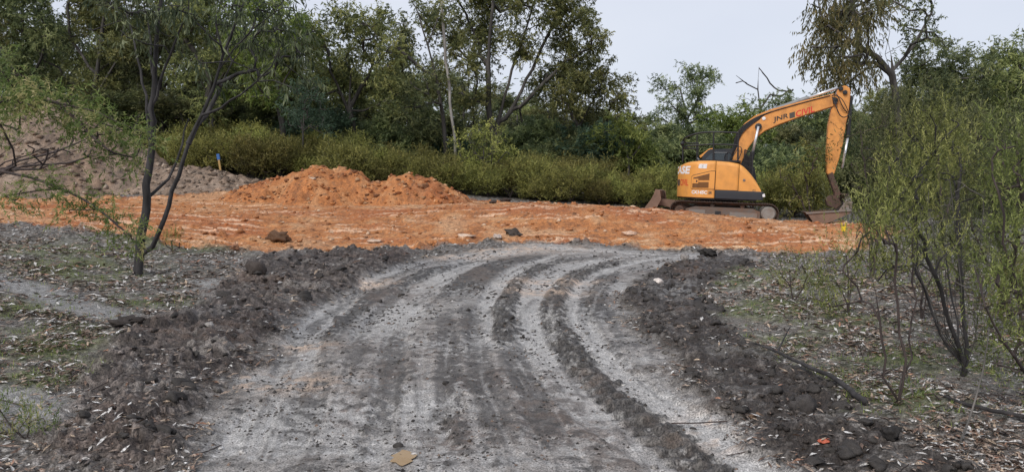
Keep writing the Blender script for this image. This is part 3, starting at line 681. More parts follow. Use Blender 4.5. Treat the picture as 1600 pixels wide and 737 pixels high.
# copies of a few generic trees for the depth of the forest
def proto_gum(seed, h, sp, label, leaf, bark='dark'):
    g = np.random.default_rng(seed)
    lean = g.normal(0, .12, 2)
    top = np.array((lean[0] * h, lean[1] * h, h * .8))
    t1 = [np.zeros(3), top * .25 + g.normal(0, .15, 3), top * .5 + g.normal(0, .25, 3), top * .75 + g.normal(0, .3, 3), top]
    tr = [t1]
    for k in range(3):
        a = g.uniform(0, 6.28); q = top * g.uniform(.25, .5)
        tr.append([q, q + np.array((math.cos(a) * sp * .4, math.sin(a) * sp * .4, h * .18)), q + np.array((math.cos(a) * sp * .75, math.sin(a) * sp * .75, h * .36))])
    cl = []
    for k in range(17):
        a = g.uniform(0, 6.28); zz = g.uniform(.32, 1); rr_ = sp * (1.05 - abs(zz - .62) * 1.1) * g.uniform(.15, 1) ** .6
        r = g.uniform(.65, 1.15) * sp * .28
        cl.append((np.array((lean[0] * h * zz + math.cos(a) * rr_, lean[1] * h * zz + math.sin(a) * rr_, h * zz)), np.array((r, r, r * .72))))
    return plant('gum_tree', (0, 0, 0), tr, cl, g, label, 'tree', leaf, bark, .014 * h, .01, .82, .9, .05, .45, .1, dict(GUMLV, mult=6, ms=.28, L=.2, W=.08), group='gums in the forest behind the hedge')
def proto_bush(seed, h, sp, leaf):
    g = np.random.default_rng(seed); tr = [[np.zeros(3), np.array((0, 0, .15))]]; cl = []
    for k in range(14):
        a = g.uniform(0, 6.28); r = sp * g.uniform(.1, 1) ** .6; q = np.array((math.cos(a) * r, math.sin(a) * r, h * g.uniform(.25, 1) * (1 - .25 * (r / sp) ** 2)))
        if k < 7: tr.append([np.array((0, 0, .12)), q * (.4, .4, .5), q * (.8, .8, .85)])
        w_ = g.uniform(.55, .85); cl.append((q, np.array((w_, w_, w_ * .8))))
    return plant('understorey_bush', (0, 0, 0), tr, cl, g, 'x', 'bush', leaf, 'dark', .06, .01, .6, .7, .05, .5, .1, dict(GUMLV, twigs=9, L=.22, W=.08, droop=.3), wname='stem', sides=(5, 4))
FL = 'gum among the dense forest trees behind the hedge and excavator'
protos = [proto_gum(401, 11, 3.0, FL, 'gumdark'), proto_gum(402, 9, 3.2, FL, 'gum'), proto_gum(403, 7, 2.6, FL, 'gumdark', 'grey'), proto_gum(404, 5, 2.4, FL, 'gum')]
#      u, distance, top v, prototype
FOR = [(-60, 40, -40, 0), (80, 44, -30, 0), (200, 46, -20, 1), (290, 42, 0, 0), (365, 47, 10, 1), (410, 40, 60, 2), (500, 45, 55, 0), (585, 42, 90, 1), (640, 46, 70, 0), (650, 40, 150, 2), (720, 44, 70, 0), (800, 46, 110, 0), (870, 48, 150, 1),
       (900, 42, 190, 3), (960, 47, 190, 2), (1005, 52, 195, 2), (1030, 44, 215, 3), (1060, 47, 215, 3), (1110, 52, 205, 2), (1160, 48, 180, 2), (1200, 42, 215, 3), (1250, 52, 165, 1), (1290, 46, 160, 1), (1330, 48, 140, 1), (1370, 44, 175, 2), (1430, 48, 130, 1), (1500, 46, 130, 1), (1560, 48, 110, 0), (1640, 42, 80, 0), (1700, 38, 60, 0), (-140, 38, -50, 0),
       (20, 34, 140, 2), (110, 33, 150, 2), (210, 35, 130, 2), (300, 35, 140, 2), (1010, 37, 235, 3), (1050, 36, 225, 3), (1240, 35, 250, 3), (1310, 34, 220, 3), (1350, 36, 210, 3), (1450, 32, 215, 3), (1540, 30, 215, 3), (1610, 30, 200, 2), (940, 39, 220, 3), (1110, 36, 240, 3)]
FOR += [(1420, 40, 95, 1), (1470, 42, 85, 0), (1530, 40, 90, 1), (1590, 41, 70, 0), (1640, 36, 60, 1), (1380, 41, 170, 2), (1445, 37, 140, 2), (1515, 37, 130, 2), (1575, 36, 130, 2)]
used = set(); g = np.random.default_rng(55)
PH = (11, 9, 7, 5)
for k, (u, d, tv, pi) in enumerate(FOR):
    b = gbase(u, d); hz = (P(u, tv, d)[2] - b[2]) / (PH[pi] * 1.08)
    s = (max(hz, .75), max(hz, .75), hz)
    if pi not in used:
        o = protos[pi]; used.add(pi); o.location = b; o.scale = s; o.rotation_euler = (0, 0, g.uniform(0, 6.28))
    else:
        o = copy_thing(protos[pi], b, g.uniform(0, 6.28), s)
    if u < 340: o['label'] = 'dark gum in the thick forest behind the grey earth mound'
    elif u < 700: o['label'] = 'gum in the dim forest behind the hedge and larger clay mound'
    elif u < 1010: o['label'] = 'gum in the forest behind the hedge between the mounds and excavator'
    elif u < 1290: o['label'] = 'low gum in the forest gap directly behind the excavator'
    else: o['label'] = 'gum in the forest behind the tall feathery wattle shrubs'
    o['group'] = o['label'].replace('gum', 'gums', 1)

bushes = [proto_bush(451, 3.0, 1.7, 'gumdark'), proto_bush(452, 2.6, 1.9, 'gumdark'), proto_bush(453, 3.2, 1.5, 'blue')]
for k in range(46):
    u = -80 + k * 38 + g.normal(0, 10); d = g.uniform(35, 42)
    b = gbase(u, d); sc_ = g.uniform(.6, .95); s = (sc_ * 1.2, sc_ * 1.1, sc_); pi = (0, 1, 0, 2, 1, 0)[k % 6]
    if k in (0, 1, 3): o = bushes[pi]; o.location = b; o.scale = s
    else: o = copy_thing(bushes[pi], b, g.uniform(0, 6.28), s)
    where = 'beneath the gums behind the grey earth mound' if u < 340 else 'beneath the gums behind the hedge' if u < 1030 else 'in the shade of the trees behind the excavator' if u < 1290 else 'beneath the trees beyond the feathery wattles'
    tag(o, ('dark green' if pi == 0 else 'mid green' if pi == 1 else 'blue green') + ' understorey bush ' + where, 'bush', 'bushes ' + where)
g2 = np.random.default_rng(56)
for k in range(22):
    u = -120 + k * 84 + g2.normal(0, 15); d = g2.uniform(56, 78); b = gbase(u, d); pi = k % 4
    tv = np.interp(u, [0, 480, 640, 900, 990, 1030, 1250, 1300, 1600], [60, 90, 90, 170, 215, 225, 215, 170, 150]) + g2.normal(0, 12)
    hz = max((P(u, tv, d)[2] - b[2]) / (PH[pi] * 1.08), .45); ww = max(hz, 1.0)
    where = 'far back in the forest behind the grey earth mound' if u < 340 else 'far back in the forest behind the hedge' if u < 1010 else 'far back behind the excavator' if u < 1290 else 'far back behind the feathery wattles'
    o = copy_thing(protos[pi], b, g2.uniform(0, 6.28), (ww, ww, hz), 'dim gum ' + where, 'gums ' + where)

# ------------------------------------------------------------------ hedge of broom-like shrubs
def proto_shrub(seed, h, rx, leaf, bark='twig', cell=.3, n=9):
    g = np.random.default_rng(seed); tr = [[np.zeros(3), np.array((0, 0, .12))]]; cl = []
    for k in range(n):
        a = g.uniform(0, 6.28); r = rx * g.uniform(.1, 1) ** .6; zt = h * (g.uniform(.72, 1.0) - .25 * (r / rx) ** 2)
        q = np.array((math.cos(a) * r, math.sin(a) * r, zt))
        tr.append([np.array((0, 0, .1)), q * (.25, .25, .4) + g.normal(0, .05, 3), q * (.7, .7, .75) + g.normal(0, .05, 3)])
        cl.append((q * (1, 1, .86), np.array((.34, .34, .34))))
        cl.append((q * (.85, .85, .6), np.array((.32, .32, .28))))
        if k % 3 == 0: cl.append((q * (1, 1, .36), np.array((.28, .28, .2))))
    return plant('hedge_shrub', (0, 0, 0), tr, cl, g, 'hedge', 'shrub', leaf, bark, .04, .006, cell, .4, .04, .7, .1,
                 dict(mult=2, ms=.12, tri=True, twigs=8, tl=.34, per=10, L=.08, W=.034, up=1.0, spread=.8, droop=-.4, jit=.1, outw=.4), wname='stem', sides=(4, 3))
sp_ = [proto_shrub(501 + k, 1.75, (.95, .8, 1.1, .85)[k], 'hedge', n=(9, 7, 10, 8)[k]) for k in range(4)]
g = np.random.default_rng(77); used = set(); k = 0
HB = [(285, 31), (345, 30.6), (500, 30.6), (720, 30.6), (860, 30.4), (1000, 30.2), (1065, 30.2)]
for row, off in ((0, 0), (1, 1.1), (2, 2.2)):
    u = 262 + row * 14
    while u < 1070:
        d = float(np.interp(u, [a for a, b in HB], [b for a, b in HB])) + off + g.normal(0, .15)
        b = gbase(u, d); pi = k % 4; zi = int(g.integers(5)); sz = .76 * (.66, .8, .95, 1.05, 1.16)[zi] * g.uniform(.93, 1.07) * (1.0 if u < 620 else .96) * (.94 if u > 930 else 1) * (1 + .08 * row)
        s = (sz * g.uniform(1.1, 1.4), sz * g.uniform(1.1, 1.4), sz)
        if pi not in used: o = sp_[pi]; used.add(pi); o.location = b; o.scale = s; o.rotation_euler = (0, 0, g.uniform(0, 6.28))
        else: o = copy_thing(sp_[pi], b, g.uniform(0, 6.28), s)
        pos = ('behind the survey stake' if u < 385 else 'behind the taller clay mound' if u < 580 else 'behind the lower clay mound' if u < 720 else 'beyond the open clay pad' if u < 900 else 'beside the excavator blade')
        o['label'] = ('low', 'lowish', 'mid sized', 'tall', 'tallest')[zi] + ' olive green hedge shrub ' + ('in the front row ', 'in the second row ', 'in the rear row ')[row] + pos; o['group'] = 'hedge shrubs ' + pos
        u += g.uniform(34, 56); k += 1
g = np.random.default_rng(78)
for u, d, s in ((1090, 31, .9), (1130, 31, .85), (1175, 31, .9), (1215, 30, .9), (1240, 29.5, .95), (1265, 30, 1.0)):
    copy_thing(sp_[k % 4], gbase(u, d), g.uniform(0, 6.28), (s, s, s), 'dark broom shrub standing behind the excavator tracks', 'shrubs behind the excavator tracks'); k += 1

# ------------------------------------------------------------------ excavator
def mat_paint(name, col, rough=.4, dirt=.35, dcol=(.20, .11, .06), spec=.5, metal=0, scale=3.5):
    m = bpy.data.materials.new(name); m.use_nodes = True; n = m.node_tree.nodes; l = m.node_tree.links
    p = n['Principled BSDF']; t = n.new('ShaderNodeTexCoord')
    nz = n.new('ShaderNodeTexNoise'); nz.inputs['Scale'].default_value = scale; nz.inputs['Detail'].default_value = 7; nz.inputs['Roughness'].default_value = .65
    l.new(t.outputs['Object'], nz.inputs['Vector'])
    mr_ = n.new('ShaderNodeMapRange'); mr_.inputs[1].default_value = .44; mr_.inputs[2].default_value = .72; mr_.inputs[4].default_value = dirt
    l.new(nz.outputs['Fac'], mr_.inputs[0])
    mx_ = n.new('ShaderNodeMixRGB'); mx_.inputs[1].default_value = (*col, 1); mx_.inputs[2].default_value = (*dcol, 1)
    l.new(mr_.outputs[0], mx_.inputs[0]); l.new(mx_.outputs[0], p.inputs['Base Color'])
    r_ = n.new('ShaderNodeMapRange'); r_.inputs[1].default_value = .3; r_.inputs[2].default_value = .7; r_.inputs[3].default_value = rough; r_.inputs[4].default_value = min(1, rough + .3)
    l.new(nz.outputs['Fac'], r_.inputs[0]); l.new(r_.outputs[0], p.inputs['Roughness'])
    p.inputs['Specular IOR Level'].default_value = spec; p.inputs['Metallic'].default_value = metal
    return m
ORANGE = mat_paint('orange_paint', (.76, .34, .075), .4, .5, (.42, .19, .06))
ARMPAINT = mat_paint('arm_paint', (.72, .31, .075), .45, .65, (.27, .12, .05))
BLACK = mat_paint('black_steel', (.014, .015, .018), .45, .3, (.05, .04, .035))
NAVY = mat_paint('dark_panel', (.022, .026, .034), .4, .2, (.06, .05, .04))
GRILLE = mat_paint('vent_brown', (.26, .115, .03), .7, .4, (.14, .07, .03))
CHROME = mat_paint('chrome_rod', (.75, .76, .78), .18, .05, (.3, .3, .3), metal=.6)
GREYTUBE = mat_paint('grey_tube', (.20, .215, .225), .35, .3, (.1, .09, .08))
TRACK = mat_paint('muddy_track', (.05, .035, .028), .75, .95, (.17, .085, .05), scale=5)
FRAME = mat_paint('muddy_frame', (.13, .105, .09), .7, .9, (.17, .095, .06), scale=4)
IDLER = mat_paint('grey_idler', (.25, .235, .215), .6, .6, (.16, .10, .07))
RUSTD = mat_paint('dark_linkage', (.085, .05, .038), .7, .8, (.15, .085, .06), scale=4)
RUST = mat_paint('muddy_blade', (.20, .125, .09), .75, .9, (.13, .085, .065), scale=3)
STEELG = mat_paint('worn_steel', (.19, .175, .16), .5, .8, (.22, .12, .07))
WHITE = mat_paint('white_print', (.8, .8, .8), .5, .1, (.5, .4, .3))
RED = mat_paint('red_print', (.62, .045, .03), .5, .1, (.5, .1, .05))
PRINTK = mat_paint('black_print', (.03, .028, .026), .5, .1, (.1, .06, .04))
PRINTG = mat_paint('grey_print', (.07, .06, .05), .5, .2, (.1, .06, .04))
GLASS = mat_paint('dark_glass', (.03, .045, .055), .08, .1, (.06, .06, .06), spec=.8)
YELLOW = mat_paint('yellow_plastic', (.75, .55, .02), .45, .1)
BLUE = mat_paint('blue_tape', (.03, .12, .35), .5, .1)
STAKEW = mat_paint('stake_wood', (.42, .27, .10), .75, .4, (.25, .15, .06), scale=20)

MPX = .0213; EU, EV = 1122, 345.5; TH = R(2.2)
def q(u, v):
    X = (u - EU) * MPX; Z = (EV - v) * MPX
    c, s = math.cos(TH), math.sin(TH)
    return (X * c - Z * s, X * s + Z * c)
exb = gbase(1122, 27); exb[2] = P(1122, 345.5, 27)[2]
EX = empty('excavator', exb, 'orange tracked excavator with dozer blade and raised boom parked on the clay pad', 'excavator')
EX.rotation_euler = (0, TH, R(-15))

def bm_link(name, bm, mat, parent, bevel=0, smooth=False):
    bmesh.ops.recalc_face_normals(bm, faces=bm.faces)
    if bevel:
        ed = [e for e in bm.edges if len(e.link_faces) == 2 and e.calc_face_angle(0) > .5]
        bmesh.ops.bevel(bm, geom=ed, offset=bevel, segments=2, affect='EDGES', clamp_overlap=True)
    me = bpy.data.meshes.new(name); bm.to_mesh(me); bm.free()
    if smooth: me.polygons.foreach_set('use_smooth', np.ones(len(me.polygons), bool)); me.update()
    return link(name, me, parent, mat)
def prism(bm, prof, y0, y1):
    """extrude an x-z profile from y0 to y1"""
    a = [bm.verts.new((x, y0, z)) for x, z in prof]; b = [bm.verts.new((x, y1, z)) for x, z in prof]
    n = len(prof); bm.faces.new(a); bm.faces.new(b[::-1])
    for i in range(n): bm.faces.new((a[i], b[i], b[(i + 1) % n], a[(i + 1) % n]))
def box(bm, x0, x1, y0, y1, z0, z1): prism(bm, [(x0, z0), (x1, z0), (x1, z1), (x0, z1)], y0, y1)
def tube(bm, pts, r, k=8, caps=True, rs=None):
    pts = [Vector(p_) for p_ in pts]; rings = []
    prev = None
    for i, p_ in enumerate(pts):
        d = (pts[min(i + 1, len(pts) - 1)] - pts[max(i - 1, 0)]).normalized()
        if prev is None: a = d.orthogonal().normalized()
        else: a = (prev - d * prev.dot(d)).normalized()
        prev = a; b = d.cross(a); rr_ = rs[i] if rs else r
        rings.append([bm.verts.new(p_ + (a * math.cos(t) + b * math.sin(t)) * rr_) for t in [j * 2 * math.pi / k for j in range(k)]])
    for s_, t_ in zip(rings[:-1], rings[1:]):
        for j in range(k): bm.faces.new((s_[j], s_[(j + 1) % k], t_[(j + 1) % k], t_[j]))
    if caps: bm.faces.new(rings[0][::-1]); bm.faces.new(rings[-1])
def ysolid(bm, prof_r, cx, cz, k=24):
    """solid of revolution about the Y axis: list of (y, r)"""
    rings = [[bm.verts.new((cx + r_ * math.cos(j * 2 * math.pi / k), y_, cz + r_ * math.sin(j * 2 * math.pi / k))) for j in range(k)] for y_, r_ in prof_r]
    for s_, t_ in zip(rings[:-1], rings[1:]):
        for j in range(k): bm.faces.new((s_[j], s_[(j + 1) % k], t_[(j + 1) % k], t_[j]))
    bm.faces.new(rings[0]); bm.faces.new(rings[-1][::-1])
def arcpts(pts, n=10):
    return [tuple(p_) for p_ in smooth_line(np.array(pts, float), 3)]

# ---- crawler tracks: belt of shoes round sprocket, idler, rollers and frame
TX0, TX1, TZ, TR = -1.25, 1.57, .36, .30
def track_path(t):
    L = TX1 - TX0; c = math.pi * TR; tot = 2 * L + 2 * c; s_ = (t % 1) * tot
    if s_ < L: return TX0 + s_, TZ + TR, 0.
    s_ -= L
    if s_ < c: a = s_ / TR; return TX1 + TR * math.sin(a), TZ + TR * math.cos(a), a
    s_ -= c
    if s_ < L: return TX1 - s_, TZ - TR, math.pi
    s_ -= L; a = s_ / TR; return TX0 - TR * math.sin(a), TZ - TR * math.cos(a), math.pi + a
NS = 44
bm = bmesh.new()
pr = [(-.078, -.012), (.078, -.012), (.078, .012), (.03, .012), (.022, .035), (.008, .035), (.004, .012), (-.05, .012), (-.056, .03), (-.07, .03), (-.078, .012)]
prism(bm, pr, -.25, .25)
bmesh.ops.recalc_face_normals(bm, faces=bm.faces); SHOE = bpy.data.meshes.new('track_shoe'); bm.to_mesh(SHOE); bm.free(); SHOE.materials.append(TRACK)
for sy in (-1, 1):
    yc = sy * 1.0
    bm = bmesh.new()      # chain links under the shoes
    n = 60; ring = []
    for i in range(n):
        x, z, a = track_path(i / n); dx, dz = math.sin(a), math.cos(a)
        ring.append([(x - dx * o, z - dz * o) for o in (.015, .07)])
    for y0, y1 in ((yc - .1, yc - .05), (yc + .05, yc + .1)):
        vs = [[[bm.verts.new((p_[0], y_, p_[1])) for p_ in pp] for y_ in (y0, y1)] for pp in ring]
        for i in range(n):
            A_, B_ = vs[i], vs[(i + 1) % n]
            bm.faces.new((A_[0][0], B_[0][0], B_[0][1], A_[0][1])); bm.faces.new((A_[1][0], A_[1][1], B_[1][1], B_[1][0]))
            bm.faces.new((A_[0][0], A_[1][0], B_[1][0], B_[0][0])); bm.faces.new((A_[0][1], B_[0][1], B_[1][1], A_[1][1]))
    tr = bm_link('crawler_track', bm, TRACK, EX)
    for i in range(NS):
        x, z, a = track_path((i + .5) / NS); o = link('track_shoe', SHOE, tr)
        o.location = (x, yc, z); o.rotation_euler = (0, a, 0)
    bm = bmesh.new(); prism(bm, [(TX0 + .2, .16), (TX1 - .25, .16), (TX1 - .25, .40), (TX1 - .5, .50), (TX0 + .5, .50), (TX0 + .2, .42)], yc - .17, yc + .17)
    bm_link('track_frame', bm, FRAME, tr, .015)
    bm = bmesh.new(); box(bm, -.95, -.42, yc - .185, yc - .175, .2, .40); bm_link('cover_plate', bm, STEELG, tr)
    bm = bmesh.new(); box(bm, .36, 1.22, yc - .188, yc - .178, .2, .36); bm_link('cover_plate', bm, STEELG, tr)
    bm = bmesh.new(); box(bm, -.1, .08, yc - .19, yc - .18, .24, .37); bm_link('step_recess', bm, BLACK, tr)
    bm = bmesh.new(); ysolid(bm, [(yc - .20, .12), (yc - .21, .19), (yc - .16, .235), (yc + .16, .235), (yc + .2, .15)], TX1, TZ, 28); bm_link('idler', bm, IDLER, tr, 0)
    bm = bmesh.new()      # toothed sprocket
    k = 19; pf = []
    for j in range(k):
        for fr, rr_ in ((0, .205), (.3, .205), (.45, .25), (.7, .25)): a = (j + fr) * 2 * math.pi / k; pf.append((TX0 + rr_ * math.cos(a), TZ + rr_ * math.sin(a)))
    prism(bm, pf, yc - .04, yc + .04); ysolid(bm, [(yc - .2, .1), (yc - .19, .14), (yc - .1, .16), (yc + .15, .16)], TX0, TZ)
    bm_link('sprocket', bm, TRACK, tr)
    for x in (-.2, .75):
        bm = bmesh.new(); ysolid(bm, [(yc - .14, .05), (yc - .13, .075), (yc + .13, .075), (yc + .14, .05)], x, TZ + TR - .1, 16); bm_link('carrier_roller', bm, TRACK, tr)
    for i in range(7):
        bm = bmesh.new(); ysolid(bm, [(yc - .16, .06), (yc - .15, .09), (yc + .15, .09), (yc + .16, .06)], TX0 + .42 + i * .33, .16, 16); bm_link('track_roller', bm, TRACK, tr)
bm = bmesh.new(); prism(bm, [(-1.0, .3), (1.1, .3), (.85, .62), (-.75, .62)], -.78, .78); bm_link('undercarriage', bm, FRAME, EX, .02)
bm = bmesh.new(); tube(bm, [(0, 0, .6), (0, 0, .86)], .62, 32); bm_link('slew_ring', bm, BLACK, EX)

# ---- dozer blade behind the tracks
def qs(l): return [q(*t) for t in l]
bm = bmesh.new(); prism(bm, qs([(1009, 326), (1012, 321), (1019, 312), (1024, 303), (1027, 294.5), (1032.5, 296), (1032, 305), (1029, 314), (1024, 320), (1013, 327)]), -1.26, 1.26)
BL = bm_link('dozer_blade', bm, RUST, EX, .01)
for y in (-1.28, 1.26):
    bm = bmesh.new(); prism(bm, qs([(1009, 326), (1023, 311), (1027, 294), (1034, 296), (1036, 310), (1030, 322), (1018, 325)]), y, y + .03); bm_link('end_plate', bm, RUST, BL)
for y in (-.7, .55):
    bm = bmesh.new(); prism(bm, qs([(1029, 309), (1062, 313), (1080, 322), (1080, 330), (1060, 326), (1030, 319)]), y, y + .15); bm_link('push_arm', bm, RUST, BL, .01)

# ---- house: panels wrapped round the plan outline
RR, SX = 1.46, .04; HW = 1.22; PH0 = math.asin(HW / RR); XB = SX - RR * math.cos(PH0)
ZB = q(1100, 307.5)[1]
def ztop(x):
    u = x / MPX + EU
    return q(EU, np.interp(u, [1056, 1066, 1073, 1090, 1111, 1135, 1148.6, 1155, 1161.6, 1168, 1174.6, 1182, 1185.5, 1190], [258, 254.2, 252.8, 251.6, 251, 252.2, 254.5, 258, 264, 271, 279.5, 292, 301, 308]))[1]
def plan(s_):
    """s in metres along the near side from the front (x = 1.36) backwards, then round the tail"""
    L1 = 1.38 - XB; A1 = math.pi - 2 * (math.pi / 2 - PH0) if False else 2 * PH0
    if s_ < L1: return (1.38 - s_, -HW), (0., 1.)
    s_ -= L1; ph = -PH0 + s_ / RR
    if ph < PH0: return (SX - RR * math.cos(ph), RR * math.sin(ph)), (math.cos(ph), -math.sin(ph))
    s_ -= 2 * PH0 * RR
    return (XB + s_, HW), (0., -1.)
def s_of_x(x): return 1.38 - x if x > XB else (1.38 - XB) + RR * (PH0 - math.acos(min(1, (SX - x) / RR)))
STAIL = (1.38 - XB) + 2 * PH0 * RR
def panel(name, s0, s1, zb, inner, mat, parent, off=0., fil=.14, n=None, zt=None):
    bm = bmesh.new(); rows = []
    n = n or max(3, int((s1 - s0) / .07))
    for i in range(n + 1):
        (x, y), (nx, ny) = plan(s0 + (s1 - s0) * i / n)
        z1 = zt if zt is not None else (ztop(x) if y < .3 else ztop(max(min(x, .2), -1.4)))
        f = min(fil, (z1 - zb) * .45); row = []
        for d_, z_ in [(.05, zb), (0, zb), (0, zb + .02), (0, (zb + z1) / 2)] + [(f * (1 - math.cos(a)), z1 - f + f * math.sin(a)) for a in [k * math.pi / 12 for k in range(7)]] + [(inner, z1 + .03 if zt is None else z1)]:
            row.append(bm.verts.new((x + nx * (d_ - off), y + ny * (d_ - off), z_)))
        rows.append(row)
    for a, b in zip(rows[:-1], rows[1:]):
        for j in range(len(a) - 1): bm.faces.new((a[j], b[j], b[j + 1], a[j + 1]))
    for row, sg in ((rows[0], 1), (rows[-1], -1)):       # returns at the seams give the panel thickness
        (x, y), (nx, ny) = plan(s0 if sg > 0 else s1)
        inn = [bm.verts.new((v.co.x + nx * .04, v.co.y + ny * .04, v.co.z - .03)) for v in row]
        for j in range(len(row) - 1): bm.faces.new((row[j], row[j + 1], inn[j + 1], inn[j]))
    return bm_link(name, bm, mat, parent, 0, True)
XS1 = q(1117.5, 280)[0]; XS2 = q(1152, 280)[0]
ZS = q(EU, 295.5)[1]
# dark inner frame
bm = bmesh.new(); ptsl = [plan(s_)[0] for s_ in np.linspace(0.2, STAIL + .9, 60)]
ptsl = [(x * .975, y * .975) for x, y in ptsl]
def extrude_plan(bm, pl, z0, z1):
    a = [bm.verts.new((x, y, z0)) for x, y in pl]; b = [bm.verts.new((x, y, z1(x) if callable(z1) else z1)) for x, y in pl]
    n = len(pl); bm.faces.new(a); bm.faces.new(b[::-1])
    for i in range(n): bm.faces.new((a[i], b[i], b[(i + 1) % n], a[(i + 1) % n]))
extrude_plan(bm, ptsl, ZB - .05, ZB + .28)
box(bm, -.68, .5, -1.18, .25, ZB + .28, q(EU, 256)[1])
bm_link('turntable', bm, BLACK, EX)
CW = panel('counterweight', s_of_x(q(1083, 0)[0]) if False else s_of_x(XS1) + .006, STAIL + .35, ZB, .55, ORANGE, EX)
SP = panel('side_panel', s_of_x(XS2) + .006, s_of_x(XS1) - .006, ZS, .9, ORANGE, EX)
TK = panel('tank_cover', s_of_x(q(1187, 300)[0]), s_of_x(XS2) - .006, ZS - .05, .75, ORANGE, EX, fil=.2)
SK = panel('lower_skirt', s_of_x(q(1188.5, 300)[0]), s_of_x(XS1) - .01, q(EU, 309)[1], .3, NAVY, EX, .012, .02, zt=q(EU, 295.8)[1])
bm = bmesh.new(); prism(bm, qs([(1186, 302), (1190, 301), (1191, 306), (1187, 307)]), -1.24, -1.12); bm_link('marker_lamp', bm, WHITE, EX, .01)
bm = bmesh.new(); box(bm, XB + .05, .62, -1.0, 1.0, q(EU, 252)[1], q(EU, 249.2)[1]); bm_link('top_deck', bm, BLACK, EX, .01)

def on_side(s_, z, o=.0):
    (x, y), (nx, ny) = plan(s_); return (x - nx * o, y - ny * o, z)
# engine door with louvred vents, proud of the counterweight shell
def curved_patch(name, poly, o0, o1, mat, parent, nx_=14):
    """poly in photo pixels, convex in u: top and bottom v by interpolation; laid on the side surface"""
    us = np.linspace(poly['u'][0], poly['u'][-1], nx_); bm = bmesh.new(); g_ = []
    for u_ in us:
        vt = np.interp(u_, poly['u'], poly['t']); vb = np.interp(u_, poly['u'], poly['b'])
        s_ = s_of_x(q(u_, 280)[0])
        g_.append([bm.verts.new(on_side(s_, q(u_, v_)[1], o_)) for v_, o_ in ((vt, o0), (vt, o1), (vb, o1), (vb, o0))])
    for a, b in zip(g_[:-1], g_[1:]):
        for j in range(3): bm.faces.new((a[j], b[j], b[j + 1], a[j + 1]))
    bm.faces.new(g_[0]); bm.faces.new(g_[-1][::-1])
    return bm_link(name, bm, mat, parent)
DG = dict(u=[1081.3, 1083, 1111, 1117.2], t=[275, 272.5, 266, 266.3], b=[293, 294.8, 295, 295])
curved_patch('door_gap', DG, .0, .003, BLACK, CW)
DOOR = curved_patch('engine_door', dict(u=[1082.1, 1083.6, 1111, 1116.6], t=[275.4, 273.3, 266.8, 267.1], b=[292.6, 294, 294.2, 294.2]), 0, .016, ORANGE, EX)
def vent(poly, rows):
    curved_patch('vent_backing', poly, .016, .019, RUSTD, DOOR)
    for i in range(rows):
        t = np.array(poly['t']); b_ = np.array(poly['b'])
        vb = b_.max(); vt = vb - (i + .72) * (vb - t.min()) / rows; vbb = vb - (i + .08) * (vb - t.min()) / rows
        u = np.array(poly['u'], float); ok = np.interp(u, u, t) <= vt + .3
        if not ok.any(): continue
        u0 = u[-1]
        for uu in np.linspace(u[0], u[-1], 40):
            if np.interp(uu, u, t) <= vt: u0 = uu; break
        if u[-1] - u0 > 2: curved_patch('vent_slat', dict(u=[u0, u[-1]], t=[vt, vt], b=[vbb, vbb]), .019, .026, GRILLE, DOOR, 8)
vent(dict(u=[1085, 1108.5], t=[276.5, 270.3], b=[280.6, 280.6]), 6)
vent(dict(u=[1084, 1107.8], t=[283.4, 283.4], b=[292.3, 292.3]), 6)
curved_patch('door_latch', dict(u=[1084.2, 1092.2], t=[278.5, 278.5], b=[285.5, 285.5]), .02, .034, ORANGE, DOOR, 4)
curved_patch('latch_slot', dict(u=[1088.8, 1090.8], t=[280.3, 280.3], b=[283.5, 283.5]), .034, .037, BLACK, DOOR, 3)

# ---- lettering
def text_mesh(body, bold=.0, shear=0., space=1.):
    c = bpy.data.curves.new('lettering', 'FONT'); c.body = body; c.size = 1; c.offset = bold; c.shear = shear; c.space_character = space; c.resolution_u = 3; c.fill_mode = 'FRONT'
    o = bpy.data.objects.new('lettering', c); COL.objects.link(o)
    dg = bpy.context.evaluated_depsgraph_get(); me = bpy.data.meshes.new_from_object(o.evaluated_get(dg))
    bpy.data.objects.remove(o); bpy.data.curves.remove(c); me.name = 'lettering'
    v = np.empty(len(me.vertices) * 3, np.float32); me.vertices.foreach_get('co', v); return me, v.reshape(-1, 3)
def letter(body, parent, mat, fn, bold=.02, shear=0., fit=None, subdiv=0, z0=None):
    me, v = text_mesh(body, bold, shear)
    lo = v.min(0); hi = v.max(0)
    t = (v[:, 0] - lo[0]) / (hi[0] - lo[0]); h = (v[:, 1] - lo[1]) / (hi[1] - lo[1])
    co = np.array([fn(a, b) for a, b in zip(t, h)], np.float32)
    me.vertices.foreach_set('co', co.ravel()); me.update(); me.materials.clear(); me.materials.append(mat)
    o = link('lettering', me, parent); return o
def tail_map(u0, u1, v0, v1, o_=.006, slope=0):
    """text from photo column u0 to u1 wrapped on the tail, v0 bottom, v1 top"""
    s0, s1 = s0s(u0), s0s(u1)
    return lambda t, h: on_side(s0 + (s1 - s0) * t, q(EU, v0 + (v1 - v0) * h + slope * t)[1], o_)
def s0s(u): return s_of_x(q(u, 280)[0]) if u > 1056 else s_of_x(-1.415) + (1056 - u) * MPX
SE = s0s(1079.5); ADV = .29
letter('CASE', CW, WHITE, lambda t, h: on_side(SE + (1 - t) * ADV * 4, q(EU, 272.2 + (259.8 - 272.2) * h)[1], .006), .04, .15)
SV = s0s(1077.0)
letter('CIVIL', CW, RED, lambda t, h: on_side(SV + (1 - t) * .50, q(EU, 290.6 + (280.6 - 290.6) * h)[1], .006), .012)
bm = bmesh.new()
